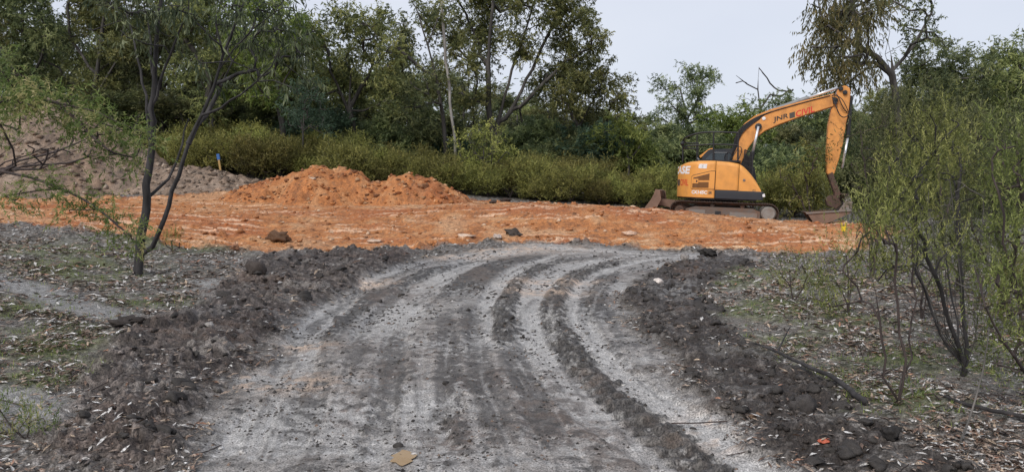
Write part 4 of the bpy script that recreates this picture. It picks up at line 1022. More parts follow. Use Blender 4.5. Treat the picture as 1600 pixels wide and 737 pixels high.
for a0, a1 in ((SV + .55, SV + .80),):
    st = [(on_side(a0 + (a1 - a0) * k / 5, q(EU, 291)[1], .006), on_side(a0 + (a1 - a0) * k / 5, q(EU, 281)[1], .006)) for k in range(6)]
    vs = [(bm.verts.new(a), bm.verts.new(b)) for a, b in st]
    for a, b in zip(vs[:-1], vs[1:]): bm.faces.new((a[0], b[0], b[1], a[1]))
bm_link('logo_square', bm, PRINTG, CW)
letter('JNR', CW, PRINTK, lambda t, h: on_side(SV + .85 + (1 - t) * .38, q(EU, 290.6 + (280.6 - 290.6) * h)[1], .006), .012)
letter('CX145C', CW, WHITE, tail_map(1083, 1106.5, 302.8, 297.2), .035, .1)
letter('SR', CW, PRINTG, tail_map(1108, 1113.5, 302.4, 298.2), .03, .1)
letter('SE', CW, WHITE, tail_map(1091.2, 1104.5, 263.4, 256.4), .12, .1)      # half worn sticker
letter('C1', TK, PRINTG, lambda t, h: on_side(s_of_x(q(1172.5 + 4 * t, 295)[0]), q(EU, 296.2 + (292.8 - 296.2) * h)[1], .006), .03)
bm = bmesh.new(); ysolid(bm, [(-HW - .012, .03), (-HW - .004, .045), (-HW + .01, .045)], *q(1160, 281), 16); bm_link('filler_cap', bm, STEELG, TK)

# ---- guard rail round the roof deck
yn, yf = -1.0, .35
bm = bmesh.new()
def rail(v_l, v_m, v_r, vb):
    pts = [(*q(1150.5, v_r), yn)[:1] + (yn,) + q(1150.5, v_r)[1:], (q(1115, v_m)[0], yn, q(1115, v_m)[1]), (q(1090, v_m)[0], yn, q(1090, v_m + 1)[1]), (q(1071, v_l)[0], yn + .12, q(1071, v_l)[1]), (q(1066.5, v_l + 3)[0], yn + .5, q(1066.5, v_l + 3)[1]), (q(1069, vb)[0], yf - .3, q(1069, vb)[1]), (q(1074, vb)[0], yf, q(1074, vb)[1]), (q(1090, vb)[0], yf, q(1090, vb)[1])]
    return arcpts(pts)
tube(bm, rail(213.5, 206, 208.2, 219.5), .027, 8); tube(bm, rail(227, 225, 227, 228), .024, 8)
for u, vt, y in ((1066.5, 217, yn + .45), (1114, 206, yn), (1150.5, 208.2, yn), (1089, 220, yf), (1089, 209, yn + .02)):
    tube(bm, [(q(u, vt)[0], y, q(u, vt)[1]), (q(u, 251)[0], y, q(u, 251)[1])], .027 if u != 1089 else .018, 8)
bm_link('guard_rail', bm, BLACK, EX)
bm = bmesh.new(); bmesh.ops.create_uvsphere(bm, u_segments=12, v_segments=8, radius=.07, matrix=Matrix.Translation((q(1066, 222)[0], yn + .4, q(1066, 222)[1]))); bm_link('work_lamp', bm, BLACK, EX)

# ---- cab on the far side, mirror bar, mesh guard
bm = bmesh.new(); prism(bm, qs([(1094, 252), (1096, 240), (1106, 229.5), (1146, 228.5), (1164, 236), (1178, 262), (1184, 300), (1184, 307), (1094, 307)]), .34, 1.2)
CAB = bm_link('cab', bm, NAVY, EX, .03)
bm = bmesh.new(); prism(bm, qs([(1116, 236), (1132, 236), (1132, 249), (1116, 249)]), .318, .34); bm_link('cab_window', bm, GLASS, CAB)
bm = bmesh.new(); prism(bm, qs([(1098, 248), (1110, 236), (1112.5, 236), (1112.5, 249), (1098, 249)]), .318, .34); bm_link('cab_window', bm, GLASS, CAB)
bm = bmesh.new(); prism(bm, qs([(1136, 236), (1158, 237), (1170, 262), (1136, 262)]), .318, .34); bm_link('cab_window', bm, GLASS, CAB)
bm = bmesh.new(); prism(bm, qs([(1114, 234.2), (1140, 234.8), (1140, 235.8), (1114, 235.4)]), .30, .335); bm_link('window_trim', bm, GREYTUBE, CAB)
bm = bmesh.new(); tube(bm, arcpts([(*q(1087, 243)[:1], .1, q(1087, 243)[1]), (q(1091, 247)[0], .1, q(1091, 247)[1]), (q(1097, 250)[0], .1, q(1097, 250)[1])]), .03, 6); bm_link('exhaust_pipe', bm, GREYTUBE, EX)
bm = bmesh.new(); prism(bm, qs([(1090, 239), (1106, 227), (1112, 226), (1112, 229.5), (1104, 232), (1092, 242)]), .9, 1.25); bm_link('cab_roof_edge', bm, ORANGE, CAB)
bm = bmesh.new()
a0 = q(1160, 262); 
tube(bm, [(q(1161, 233)[0], -.55, q(1161, 233)[1]), (q(1173, 239)[0], -.55, q(1173, 239)[1]), (q(1173, 282)[0], -.55, q(1173, 282)[1])], .02, 6)
tube(bm, [(q(1161, 233)[0], -.55, q(1161, 233)[1]), (q(1160, 266)[0], -.55, q(1160, 266)[1])], .02, 6)
GU = bm_link('mesh_guard', bm, BLACK, EX)
for k in range(7):
    u = 1162.5 + k * 1.6; bm = bmesh.new(); tube(bm, [(q(u, 234 + k * .75)[0], -.55, q(u, 234 + k * .75)[1]), (q(u, 268 + k * 2)[0], -.55, q(u, 268 + k * 2)[1])], .009, 5); bm_link('guard_bar', bm, BLACK, GU)
for v in (242, 250, 258):
    bm = bmesh.new(); tube(bm, [(q(1161, v)[0], -.55, q(1161, v)[1]), (q(1173, v + 3)[0], -.55, q(1173, v + 3)[1])], .009, 5); bm_link('guard_bar', bm, BLACK, GU)

# ---- boom, arm, cylinders, hoses
BY0, BY1 = -.28, .14; BYC = (BY0 + BY1) / 2
bm = bmesh.new(); prism(bm, qs([(1142.5, 250), (1145.5, 223), (1150, 204), (1160.6, 191), (1175, 180), (1198.6, 170.5), (1245, 159), (1290, 149), (1297, 152), (1298.5, 158), (1296, 165), (1290, 168.5), (1244, 182.5), (1212, 194), (1191, 203.5), (1178, 214), (1167, 229), (1155, 256), (1149, 262), (1143, 258)]), BY0, BY1)
BOOM = bm_link('boom', bm, ARMPAINT, EX, .018)
letter('JNR', BOOM, PRINTK, lambda t, h: (lambda uv: (q(*uv)[0], BY0 - .004, q(*uv)[1]))((1203.2 + 22.0 * t - 1.2 * h * 0, 192.6 - 6.4 * t - 9.6 * h)), .022)
bm = bmesh.new(); prism(bm, qs([(1226.5, 177.2), (1234.5, 174.9), (1234.8, 183.6), (1227, 185.6)]), BY0 - .004, BY0 - .0005); bm_link('logo_square', bm, PRINTG, BOOM)
letter('CIVIL', BOOM, RED, lambda t, h: (lambda uv: (q(*uv)[0], BY0 - .004, q(*uv)[1]))((1236 + 27.0 * t, 183.6 - 7.6 * t - 9.6 * h)), .022)
bm = bmesh.new(); ysolid(bm, [(BY0 - .10, .07), (BY0 - .09, .11), (BY0, .11), (BY1, .11), (BY1 + .1, .1)], *q(1181, 197), 20); bm_link('pin_boss', bm, BLACK, BOOM)
bm = bmesh.new(); ysolid(bm, [(BY0 - .03, .03), (BY0 - .02, .06), (BY0, .06)], *q(1189, 184.5), 12); bm_link('boom_lamp', bm, WHITE, BOOM)
for y in (BY0 - .10, BY1 + .10):
    a = q(1181, 197); b = q(1173.5, 236); c = q(1167, 270)
    bm = bmesh.new(); tube(bm, [(a[0], y, a[1]), (b[0], y, b[1])], .042, 12); CY = bm_link('boom_cylinder_rod', bm, CHROME, EX, 0, True)
    bm = bmesh.new(); tube(bm, [(b[0], y, b[1]), (c[0], y, c[1])], .075, 14); bm_link('boom_cylinder', bm, BLACK, EX, 0, False)
a = q(1202, 171); b = q(1254, 153.5); c = q(1296.5, 139.5)
bm = bmesh.new(); tube(bm, [(a[0], BYC, a[1]), (b[0], BYC, b[1])], .075, 14); AC = bm_link('arm_cylinder', bm, GREYTUBE, EX, 0, False)
bm = bmesh.new(); tube(bm, [(b[0], BYC, b[1]), (c[0], BYC, c[1])], .045, 12); bm_link('cylinder_rod', bm, CHROME, AC, 0, True)
bm = bmesh.new(); prism(bm, qs([(1198, 173), (1204, 168), (1207, 172), (1204, 178)]), BYC - .1, BYC + .1); bm_link('cylinder_bracket', bm, ARMPAINT, AC)
# arm
bm = bmesh.new(); prism(bm, qs([(1296, 143), (1299.6, 139), (1307, 137), (1313.5, 142), (1314, 152), (1312, 176), (1308.5, 196), (1305.5, 222), (1300.5, 246), (1293.5, 271), (1288, 273.5), (1283, 270.5), (1281.8, 240), (1283.5, 196), (1287.5, 172), (1293, 160)]), BYC - .17, BYC + .17)
ARM = bm_link('dipper_arm', bm, ARMPAINT, EX, .018)
for cu, cv in ((1293, 159), (1300, 142), (1306, 148)):
    bm = bmesh.new(); ysolid(bm, [(BYC - .25, .05), (BYC - .24, .07), (BYC + .24, .07), (BYC + .25, .05)], *q(cu, cv), 16); bm_link('pin', bm, BLACK, ARM)
a = q(1311, 152); b = q(1307, 215); c = q(1301, 262)
bm = bmesh.new(); tube(bm, [(a[0] + .1, BYC, a[1]), (b[0] + .12, BYC, b[1])], .07, 12); BC = bm_link('bucket_cylinder', bm, BLACK, EX)
bm = bmesh.new(); tube(bm, [(b[0] + .12, BYC, b[1]), (c[0] + .1, BYC, c[1])], .04, 10); bm_link('cylinder_rod', bm, CHROME, BC, 0, True)
def hose(pts, r=.017):
    bm = bmesh.new(); tube(bm, arcpts([(q(u, v)[0], y, q(u, v)[1]) for u, v, y in pts]), r, 6); bm_link('hose', bm, BLACK, EX, 0, True)
for k in range(5):
    o = k * .05; hose([(1138 + k, 250 - k, -.45 + o), (1143 + k * 1.2, 232, BY0 - .03 + o * .2), (1146 + k * 1.6, 214, BY0 - .03), (1153 + k * 1.5, 200 + k * .8, BY0 - .03 - .005 * k), (1163 + k, 191 + k * 1.3, BY0 - .03), (1180, 181 + k * 1.2, BY0 - .025), (1205, 172.5 + k, BY0 - .02 + .05 * k), (1250, 160.5 + k * .8, BY0 - .02 + .06 * k), (1285, 152 + k, BY0 - .02 + .05 * k)], .016)
hose([(1287, 153, BY0 - .05), (1293, 150, BY0 - .14), (1297, 158, BY0 - .16), (1303, 172, BY0 - .12), (1310, 178, BY0 + .02)])
hose([(1288, 155, BY0 - .05), (1292, 168, BY0 - .2), (1298, 184, BY0 - .18), (1306, 187, BY0 - .15), (1313, 180, BY0 - .1), (1316, 176, BY0)])
hose([(1290, 152, BY0 - .03), (1299, 156, BY0 - .2), (1306, 168, BY0 - .2), (1311, 178, BY0 - .08)], .014)
hose([(1140, 248, -.5), (1148, 236, -.48), (1152, 226, -.4), (1158, 232, -.45), (1152, 248, -.5)], .014)
hose([(1132, 251, -.4), (1130, 243, -.42), (1136, 235, -.45), (1142, 240, -.45), (1141, 251, -.45)], .014)
for u, v in ((1291, 158), (1292, 163)):
    bm = bmesh.new(); box(bm, q(u, v)[0] - .06, q(u, v)[0] + .06, BY0 - .09, BY0 - .005, q(u, v)[1] - .05, q(u, v)[1] + .05); bm_link('hose_clamp', bm, BLACK, BOOM, .01)
# linkage and bucket
for y in (BYC - .2, BYC + .16):
    bm = bmesh.new(); prism(bm, qs([(1284, 272), (1291, 268), (1303, 300), (1299, 322), (1293, 322), (1295, 300)]), y, y + .04); bm_link('bucket_link', bm, RUSTD, EX, .008)
bm = bmesh.new(); prism(bm, qs([(1282, 309), (1290, 303), (1300, 306), (1305, 318), (1297, 325), (1285, 320)]), BYC - .22, BYC + .22); bm_link('quick_hitch', bm, RUSTD, EX, .02)
def qb(l): return qs([(u_, v_ - 8) for u_, v_ in l])
BO = qb([(1252, 338), (1258, 341), (1262, 350), (1272, 354), (1284, 351), (1300, 344), (1314, 336.5), (1316, 322), (1311, 311), (1306, 309)])
bm = bmesh.new()
inner = [(x + (q(1288, 314)[0] - x) * .06, z + (q(1288, 314)[1] - z) * .06) for x, z in BO]
prism(bm, BO + inner[::-1], BYC - .75, BYC + .75); BK = bm_link('bucket', bm, RUST, EX)
for y in (BYC - .78, BYC + .75):
    bm = bmesh.new(); prism(bm, qb([(1296, 336), (1304, 324), (1311, 310.5), (1316.5, 322), (1315, 337)]), y, y + .03); bm_link('side_plate', bm, STEELG, BK)
    bm = bmesh.new(); prism(bm, qb([(1252, 337.5), (1300, 334.5), (1315, 334), (1315, 337.5), (1300, 345), (1284, 352), (1272, 355), (1261, 351)]), y + .002, y + .028); bm_link('bucket_cheek', bm, RUST, BK)
bm = bmesh.new(); prism(bm, qb([(1250, 337.2), (1300, 334.2), (1316, 333.6), (1316, 335.4), (1300, 336.2), (1252, 340)]), BYC - .82, BYC - .74); bm_link('bucket_rim', bm, STEELG, BK)

#FGSTART
# ------------------------------------------------------------------ clods, stones, sticks, litter, grass
def lump(seed, sub, amp, squash=.7, facet=False):
    g = np.random.default_rng(seed); bm = bmesh.new(); bmesh.ops.create_icosphere(bm, subdivisions=sub, radius=1)
    pl = [(unit(g.normal(0, 1, 3)), g.uniform(.55, .85)) for _ in range(9)]
    o = g.uniform(0, 50, 2); v = np.array([t.co[:] for t in bm.verts]); f = np.array([[t.index for t in fc.verts] for fc in bm.faces]); bm.free()
    if facet:
        for n_, d_ in pl:
            k = v @ n_; v = v - np.maximum(0, k - d_)[:, None] * n_
    v = v * (1 + 1.3 * amp * noise(v[:, 0] * 1.7 + o[0] + v[:, 2], v[:, 1] * 1.7 + o[1] - v[:, 2] * .7)[:, None] + amp * 1.0 * noise(v[:, 0] * 3.4 + o[1], v[:, 1] * 4 + v[:, 2] * 3)[:, None])
    return v * (1, 1, squash), f
def lump_mesh(name, seed, col, sub=3, amp=.35, squash=.7, facet=True, rough=.75, var=.3):
    v, f = lump(seed, sub, amp, squash, facet); me = np_mesh(name, v, f, False)
    t = noise(v[:, 0] * 3 + seed, v[:, 1] * 3 + v[:, 2] * 2)[:, None]; c = np.clip(np.array(col) * (1 + var * t), 0, 1)
    set_col(me, np.concatenate([c, np.full((len(v), 1), rough)], 1)); me.materials.append(SOIL); return me
MUDC, CLAYC, PALEC, BRNC = (.055, .049, .045), (.40, .17, .07), (.50, .46, .43), (.20, .105, .055)
SM = {k: [lump_mesh('clod', 900 + i + 10 * j, c, amp=.6, sub=2 if k != 'pale' else 3) for i in range(4)] for j, (k, c) in enumerate((('mud', MUDC), ('clay', CLAYC), ('pale', PALEC), ('brown', BRNC)))}
def rock(name, u, v, wpx, hpx, me, label, cat, group=None, rz=0, sink=.25, depth=None):
    x, y = G(u, v); s = wpx / FPX * y * .5; h = hpx / FPX * y * .5 / .7
    z = float(zsurf(x, y)[0])
    o = link(name, me); o.location = (x, y, z + h * .7 * (1 - 2 * sink)); o.scale = (s, s * (depth or .85), h); o.rotation_euler = (0, 0, rz)
    return tag(o, label, cat, group)
def one(col, seed, **k): return lump_mesh('stone', seed, col, **k)
rock('boulder', 400, 443, 36, 26, one((.075, .06, .052), 1, amp=.2, squash=.8), 'dark flat topped boulder on the churned bank between the young gum and the track', 'boulder', rz=.3)
rock('clod', 398, 483, 24, 14, one((.06, .05, .043), 2), 'brown earth lump lower on the churned bank below the flat topped boulder', 'clod')
rock('clod', 437, 379, 40, 20, one((.14, .075, .04), 3, amp=.5), 'ragged brown clump at the edge of the orange pad above the churned bank', 'clod')
rock('stone', 365, 392, 16, 13, one((.30, .15, .085), 4), 'rounded orange brown stone on the edge of the orange pad beside the brown clump', 'stone')
rock('stone', 328, 534, 15, 12, one((.42, .39, .36), 5), 'small pale stone at the foot of the churned bank beside the wash', 'stone')
rock('clod', 196, 512, 44, 18, one((.05, .04, .034), 6, amp=.6), 'dark crumbling clod at the end of the pale wash where it meets the bank', 'clod')
rock('stone', 1027, 447, 20, 13, one((.74, .66, .60), 7, amp=.15), 'white stone lying on the dark churned bank beside the bend of the track', 'stone', rz=.5)
rock('stone', 1069, 419, 16, 14, one((.30, .27, .25), 8), 'greyish stone near the crest of the dark churned bank', 'stone')
rock('clod', 1105, 405, 26, 15, one((.035, .031, .028), 9, amp=.5), 'peaked dark clod crowning the far end of the dark bank', 'clod')
rock('boulder', 1256, 646, 40, 34, one((.07, .062, .058), 10, amp=.25, squash=.85), 'largest dark boulder set in the mud below the fallen branch', 'boulder', rz=.4)
rock('brick_fragment', 1287, 693, 22, 9, one((.55, .14, .08), 11, amp=.2), 'flat red brick fragment lying on the dark mud below the largest boulder', 'brick fragment')
rock('clod', 1392, 692, 34, 24, one((.03, .027, .025), 12, amp=.4), 'black wet clod near the bare leaning stick', 'clod')
rock('stone', 1185, 655, 24, 12, one((.20, .13, .085), 13), 'brown flat stone at the edge of the track below the dark bank', 'stone')
rock('stone', 586, 379, 26, 8, one((.62, .46, .34), 14, amp=.15, squash=.5), 'long cream slab lying on the orange pad near its lower edge', 'stone slab')
rock('stone', 727, 371, 34, 8, one((.66, .50, .38), 15, amp=.15, squash=.5), 'pale slab on the orange pad straight above the track', 'stone slab', rz=-.4)
rock('stone', 776, 377, 16, 9, one((.55, .46, .40), 16), 'pale block where the orange pad meets the track', 'stone')
rock('clod', 803, 371, 28, 14, one((.07, .055, .045), 17, amp=.55), 'dark earth clump on the toe of the clay bank above the track', 'clod')
rock('stone', 985, 367, 24, 9, one((.62, .42, .30), 18), 'pale block in the face of the clay bank below the excavator blade', 'stone')
rock('stone', 340, 301, 14, 8, one((.36, .25, .18), 19), 'pale stone between the grey mound and the taller clay mound', 'stone')
rock('log_piece', 789, 317, 20, 10, one((.05, .035, .028), 20, squash=.6), 'dark charred log chunk at the rear edge of the clay pad', 'log')
rock('log_piece', 770, 318, 13, 8, one((.06, .04, .03), 21, squash=.6), 'smaller dark lump beside the charred log chunk', 'log')
for u, v, w_, h_, c, lb in ((490, 279, 10, 5, (.72, .58, .45), 'small white stone on the flank of the taller clay mound'), (660, 291, 18, 11, (.30, .15, .075), 'rounded brown rock on the face of the lower clay mound')):
    p_ = P(u, v, 23.9); X = np.array([p_[0]]); best = None
    for yy in np.linspace(22.8, 26, 120):
        xx = (u - 800) / FPX * yy; zz = float(zbase(np.array([xx]), np.array([yy]))[0] + max(0, max(float(mound_h(np.array([xx]), np.array([yy]), m)[0]) for m in (0, 1))))
        if zz >= P(u, v, yy)[2]: best = (xx, yy, zz); break
    if best:
        s = w_ / FPX * best[1] / 2; o = link('stone', one(c, int(u))); o.location = best; o.scale = (s, s, h_ / FPX * best[1] / 2 / .7); tag(o, lb, 'stone')

def scatter(n, r0, r1, amax=.62, seed=1):
    g = np.random.default_rng(seed); r = np.exp(g.uniform(math.log(r0), math.log(r1), n)); t = np.tan(g.uniform(-amax, amax, n))
    a = np.arctan(g.uniform(-.7, .7, n)); return r * np.sin(a), r * np.cos(a), g
X, Y, g = scatter(5200, 4, 24, seed=91)
z, c, rg_, mk = surface(X, Y)
n = 0
for key, mat_, lim, cat, lb, grp, smin, smax in (('mr', 'mud', 75, 'clod', 'dark wet clod on the churned bank beside the bend of the track', 'clods on the dark churned bank', .02, .065), ('ml', 'mud', 60, 'clod', 'brown clod on the low churned bank between track and young gum', 'clods on the low churned bank', .02, .06), ('pad', 'clay', 60, 'clod', 'orange clay lump lying on the clay pad', 'clay lumps on the pad', .03, .09), ('road', 'mud', 36, 'clod', 'loose dark clod lying on the muddy track', 'clods on the track', .012, .03)):
    ix = np.nonzero(mk[key] > .8)[0][:lim]
    for i in ix:
        s = g.uniform(smin, smax) * (1 if Y[i] < 9 else 1.25); o = link('clod', SM[mat_][g.integers(4)])
        o.location = (X[i], Y[i], z[i] + s * .2); o.scale = (s * g.uniform(.8, 1.4), s, s * g.uniform(.7, 1.1)); o.rotation_euler = (g.normal(0, .3), g.normal(0, .3), g.uniform(0, 6.28))
        lb2 = lb
        if key == 'mr': lb2 = lb if Y[i] > 10 else 'dark wet clod on the churned bank between the track and fallen branch' if Y[i] > 6.2 else 'dark wet clod on the muddy verge below the fallen branch'
        if key == 'ml' and Y[i] < 7.5: lb2 = 'brown clod on the low churned bank beside the pale wash'
        tag(o, lb2, cat, grp)

def scatter_lumps(name, n, r0, r1, wfun, smin, smax, cfun, seed):
    X, Y, g = scatter(n, r0, r1, seed=seed); z, c, rg_, mk = surface(X, Y)
    k = g.uniform(0, 1, len(X)) < wfun(mk); X, Y, z, c = X[k], Y[k], z[k], c[k]
    proto = [lump(700 + i, 1, .5, .75, True) for i in range(6)]
    V = []; F = []; Cc = []; off = 0
    s = np.exp(g.uniform(math.log(smin), math.log(smax), len(X))) * np.clip(np.hypot(X, Y) / 9, .7, 1.5)
    for i in range(len(X)):
        v, f = proto[i % 6]; a = g.uniform(0, 6.28); ca, sa = math.cos(a), math.sin(a)
        w_ = v * s[i] * np.array((g.uniform(.8, 1.4), 1, g.uniform(.6, 1)))
        V.append(np.stack([w_[:, 0] * ca - w_[:, 1] * sa + X[i], w_[:, 0] * sa + w_[:, 1] * ca + Y[i], w_[:, 2] + z[i] + s[i] * .15], 1)); F.append(f + off); off += len(v)
        cc = np.clip(cfun(c[i], g) , 0, 1); Cc.append(np.tile(np.append(cc, .75), (len(v), 1)))
    me = np_mesh(name, np.vstack(V), np.vstack(F), False); set_col(me, np.vstack(Cc)); me.materials.append(SOIL)
    o = link(name, me); o['kind'] = 'stuff'; return o
scatter_lumps('mud_crumbs', 8500, 3.9, 22, lambda m: np.clip(.75 * m['mr'] + .6 * m['ml'] + .05 * m['road'] + .02 * m['g'], 0, 1), .012, .045, lambda c, g: c * g.uniform(.45, 1.5), 93)
def mound_lumps(name, which, n, x0, x1, y0, y1, cols, smin, smax, seed):
    g = np.random.default_rng(seed); X = g.uniform(x0, x1, n); Y = g.uniform(y0, y1, n); h = mound_h(X, Y, which); k = h > .02; X, Y, h = X[k], Y[k], h[k]; z = zbase(X, Y) + h
    V = []; Fc = []; Cc = []; off = 0; pr = [lump(760 + i, 1, .5, .75, True) for i in range(6)]
    for i in range(len(X)):
        v, f_ = pr[i % 6]; s = math.exp(g.uniform(math.log(smin), math.log(smax))); V.append(v[:, [i % 2, 1 - i % 2, 2]] * s * g.uniform(.7, 1.3, 3) + (X[i], Y[i], z[i] + .1 * s)); Fc.append(f_ + off); off += len(v)
        Cc.append(np.tile(np.append(np.array(cols[g.integers(len(cols))]) * g.uniform(.7, 1.2), .85), (len(v), 1)))
    me = np_mesh(name, np.vstack(V), np.vstack(Fc)); set_col(me, np.vstack(Cc)); me.materials.append(SOIL); o = link(name, me); o['kind'] = 'stuff'
for w_ in (0, 1): mound_lumps('clay_crumbs', w_, 1100, -9.5, -1, 23, 27.2, ((.42, .17, .06), (.33, .12, .045), (.22, .10, .05), (.55, .32, .17)), .025, .10, 771 + w_)
mound_lumps('earth_crumbs', 2, 1600, -22, -8, 24, 29, ((.25, .185, .135), (.13, .098, .075), (.34, .27, .21)), .03, .13, 775)
def grit(n, seed):
    X, Y, g = scatter(n, 3.9, 17.5, seed=seed); z, c, rg_, mk = surface(X, Y)
    cl = fbm(X, Y, .9, 3, 311) + .6 * fbm(X, Y, 3.5, 2, 317)
    k = (mk['road'] > .5) & (g.uniform(0, 1, n) < .12 + .88 * sstep(-.05, .55, cl)); X, Y, z = X[k], Y[k], z[k]; n = len(X)
    s = np.exp(g.uniform(math.log(.005), math.log(.02), n)) * np.clip(np.hypot(X, Y) / 7, .8, 1.8)
    oc = np.array([(1, 0, 0), (-1, 0, 0), (0, 1, 0), (0, -1, 0), (0, 0, 1)], float); of = np.array([(0, 2, 4), (2, 1, 4), (1, 3, 4), (3, 0, 4)])
    sc3 = s[:, None, None] * np.stack([g.uniform(.8, 1.6, n), g.uniform(.6, 1.2, n), g.uniform(.4, .9, n)], 1)[:, None]; w_ = oc[None] * sc3 * g.uniform(.7, 1.3, (n, 5, 3)); a = g.uniform(0, 6.28, n)
    ca, sa = np.cos(a)[:, None], np.sin(a)[:, None]
    V = np.stack([w_[..., 0] * ca - w_[..., 1] * sa + X[:, None], w_[..., 0] * sa + w_[..., 1] * ca + Y[:, None], w_[..., 2] + z[:, None] - .001], -1).reshape(-1, 3)
    Fc = (of[None] + np.arange(n)[:, None, None] * 5).reshape(-1, 3)
    pal = np.array(((.05, .044, .039), (.08, .068, .058), (.035, .03, .027), (.40, .38, .36), (.17, .12, .09)))
    cc = pal[g.choice(5, n, p=(.40, .26, .2, .03, .11))]
    me = np_mesh('road_grit', V, Fc); set_col(me, np.repeat(np.concatenate([cc, np.full((n, 1), .8)], 1), 5, 0)); me.materials.append(SOIL); o = link('road_grit', me); o['kind'] = 'stuff'
grit(40000, 119)
scatter_lumps('clay_crumbs', 7000, 12, 27, lambda m: m['pad'] * .3, .015, .05, lambda c, g: (np.array((.60, .42, .28)) if g.uniform() < .18 else c * g.uniform(.5, 1.25)), 95)

def litter(n, seed):
    X, Y, g = scatter(n, 3.6, 22, seed=seed); z, c, rg_, mk = surface(X, Y)
    pr = np.clip(mk['g'] * (1 - .75 * mk['pg']) + .12 * mk['ml'] + .10 * mk['mr'], 0, 1) * (.15 + .85 * sstep(-.25, .35, fbm(X, Y, 1.3, 4, 301)))
    k = g.uniform(0, 1, len(X)) < pr; X, Y, z = X[k], Y[k], z[k]; n = len(X)
    far = np.clip(np.hypot(X, Y) / 8, .85, 1.5)
    L = np.exp(g.uniform(math.log(.025), math.log(.12), n)) * far; W = np.minimum(L * g.uniform(.14, .4, n), .026 * far); a = g.uniform(0, 6.28, n)
    d = np.stack([np.cos(a), np.sin(a), g.normal(0, .22, n)], 1); d = unit(d); s_ = np.stack([-np.sin(a), np.cos(a), g.normal(0, .35, n)], 1); s_ = unit(s_)
    p = np.stack([X, Y, z + .008 + g.uniform(0, .02, n)], 1); up = np.array((0, 0, 1.))
    curl = g.uniform(-.1, .3, n)[:, None] * L[:, None]
    v = np.stack([p - d * L[:, None] / 2, p + s_ * W[:, None] / 2 + up * curl * .5, p + d * L[:, None] / 2 + up * curl * .2, p - s_ * W[:, None] / 2 + up * curl * .5], 1).reshape(-1, 3)
    b = np.arange(n)[:, None] * 4; F = np.concatenate([b + np.array([0, 1, 2]), b + np.array([0, 2, 3])])
    pal = np.array(((.48, .455, .425), (.62, .60, .57), (.28, .215, .17), (.17, .11, .08), (.38, .29, .21), (.10, .08, .068), (.32, .17, .11)))
    c = pal[g.choice(7, n, p=(.18, .08, .24, .22, .12, .12, .04))] * g.uniform(.75, 1.2, (n, 1))
    me = np_mesh('leaf_litter', v, F); set_col(me, np.repeat(np.concatenate([c, np.full((n, 1), .55)], 1), 4, 0)); me.materials.append(SOIL)
    o = link('leaf_litter', me); o['kind'] = 'stuff'
litter(170000, 97)

def twig_litter(n, seed):
    X, Y, g = scatter(n, 3.8, 17, seed=seed); z, c, rg_, mk = surface(X, Y); k = g.uniform(0, 1, n) < mk['g'] + .12 * mk['mr'] + .1 * mk['ml']; bm = bmesh.new()
    for x, y, zz in zip(X[k], Y[k], z[k]):
        a = g.uniform(0, 6.28); L = g.uniform(.1, .4); r_ = g.uniform(.003, .006)
        q0 = np.array((x, y, zz + .012)); q2 = q0 + np.array((math.cos(a) * L, math.sin(a) * L, 0)); q2[2] = float(zsurf(q2[0], q2[1])[0]) + .015; q1 = (q0 + q2) / 2 + g.normal(0, .02, 3)
        tube(bm, [q0, q1, q2], r_, 4, False)
    o = bm_link('fallen_twigs', bm, BARK['twig'], None); o['kind'] = 'stuff'
twig_litter(420, 99)

def grass(n, seed):
    X, Y, g = scatter(n, 3.8, 17, seed=seed); z, c, rg_, mk = surface(X, Y)
    k = g.uniform(0, 1, n) < mk['ms'] * mk['g'] * .9; X, Y, z = X[k], Y[k], z[k]
    m_ = 9; X = np.repeat(X, m_) + g.normal(0, .03, len(X) * m_); Y = np.repeat(Y, m_) + g.normal(0, .03, len(Y) * m_); z = np.repeat(z, m_); n = len(X)
    a = g.uniform(0, 6.28, n); H = g.uniform(.015, .06, n); W = g.uniform(.004, .008, n); ln = g.uniform(.2, 1.4, n)
    p = np.stack([X, Y, z - .005], 1); s_ = np.stack([np.cos(a), np.sin(a), 0 * a], 1) * W[:, None] / 2; t = p + np.stack([-np.sin(a) * H * ln, np.cos(a) * H * ln, H], 1)
    v = np.stack([p - s_, p + s_, t], 1).reshape(-1, 3); F = np.arange(n * 3).reshape(-1, 3)
    me = np_mesh('grass', v, F); val = np.repeat(g.uniform(.1, 1, n), 3); set_col(me, np.stack([val, val, val, val * 0 + 1], 1)); me.materials.append(LEAF['bright'])
    o = link('grass', me); o['kind'] = 'stuff'
grass(16000, 101)

def stick(name, pts, rs, mat_, label, cat, k=7):
    p = [np.array(q_, float) for q_ in pts]; bm = bmesh.new(); pp = smooth_line(np.array(p), 2); n = len(pp); gg = np.random.default_rng(len(label))
    pp[1:-1] += gg.normal(0, rs[0] * .25, (n - 2, 3)); r_ = np.interp(np.linspace(0, 1, n), np.linspace(0, 1, len(rs)), rs)
    tube(bm, pp, 0, k, True, list(r_)); return tag(bm_link(name, bm, BARK[mat_], None, 0, True), label, cat)
def on(u, v, h=0): x, y = G(u, v); return (x, y, float(zsurf(x, y)[0]) + h)
fb = stick('fallen_branch', [on(1180, 560, .06), on(1215, 572, .08), on(1258, 590, .07), on(1300, 608, .07), on(1328, 622, .05), on(1352, 637, .03)], (.008, .011, .015, .018, .022, .022), 'black', 'crooked dark fallen branch lying across the leaf litter above the largest boulder', 'branch')
a = on(1215, 572, .08); e_ = on(1235, 548, .22)
s2 = stick('side_branch', [a, ((a[0] + e_[0]) / 2, (a[1] + e_[1]) / 2, (a[2] + e_[2]) / 2 + .02), e_], (.009, .007, .004), 'black', 'x', 'x'); s2.parent = fb; del s2['label']; del s2['category']
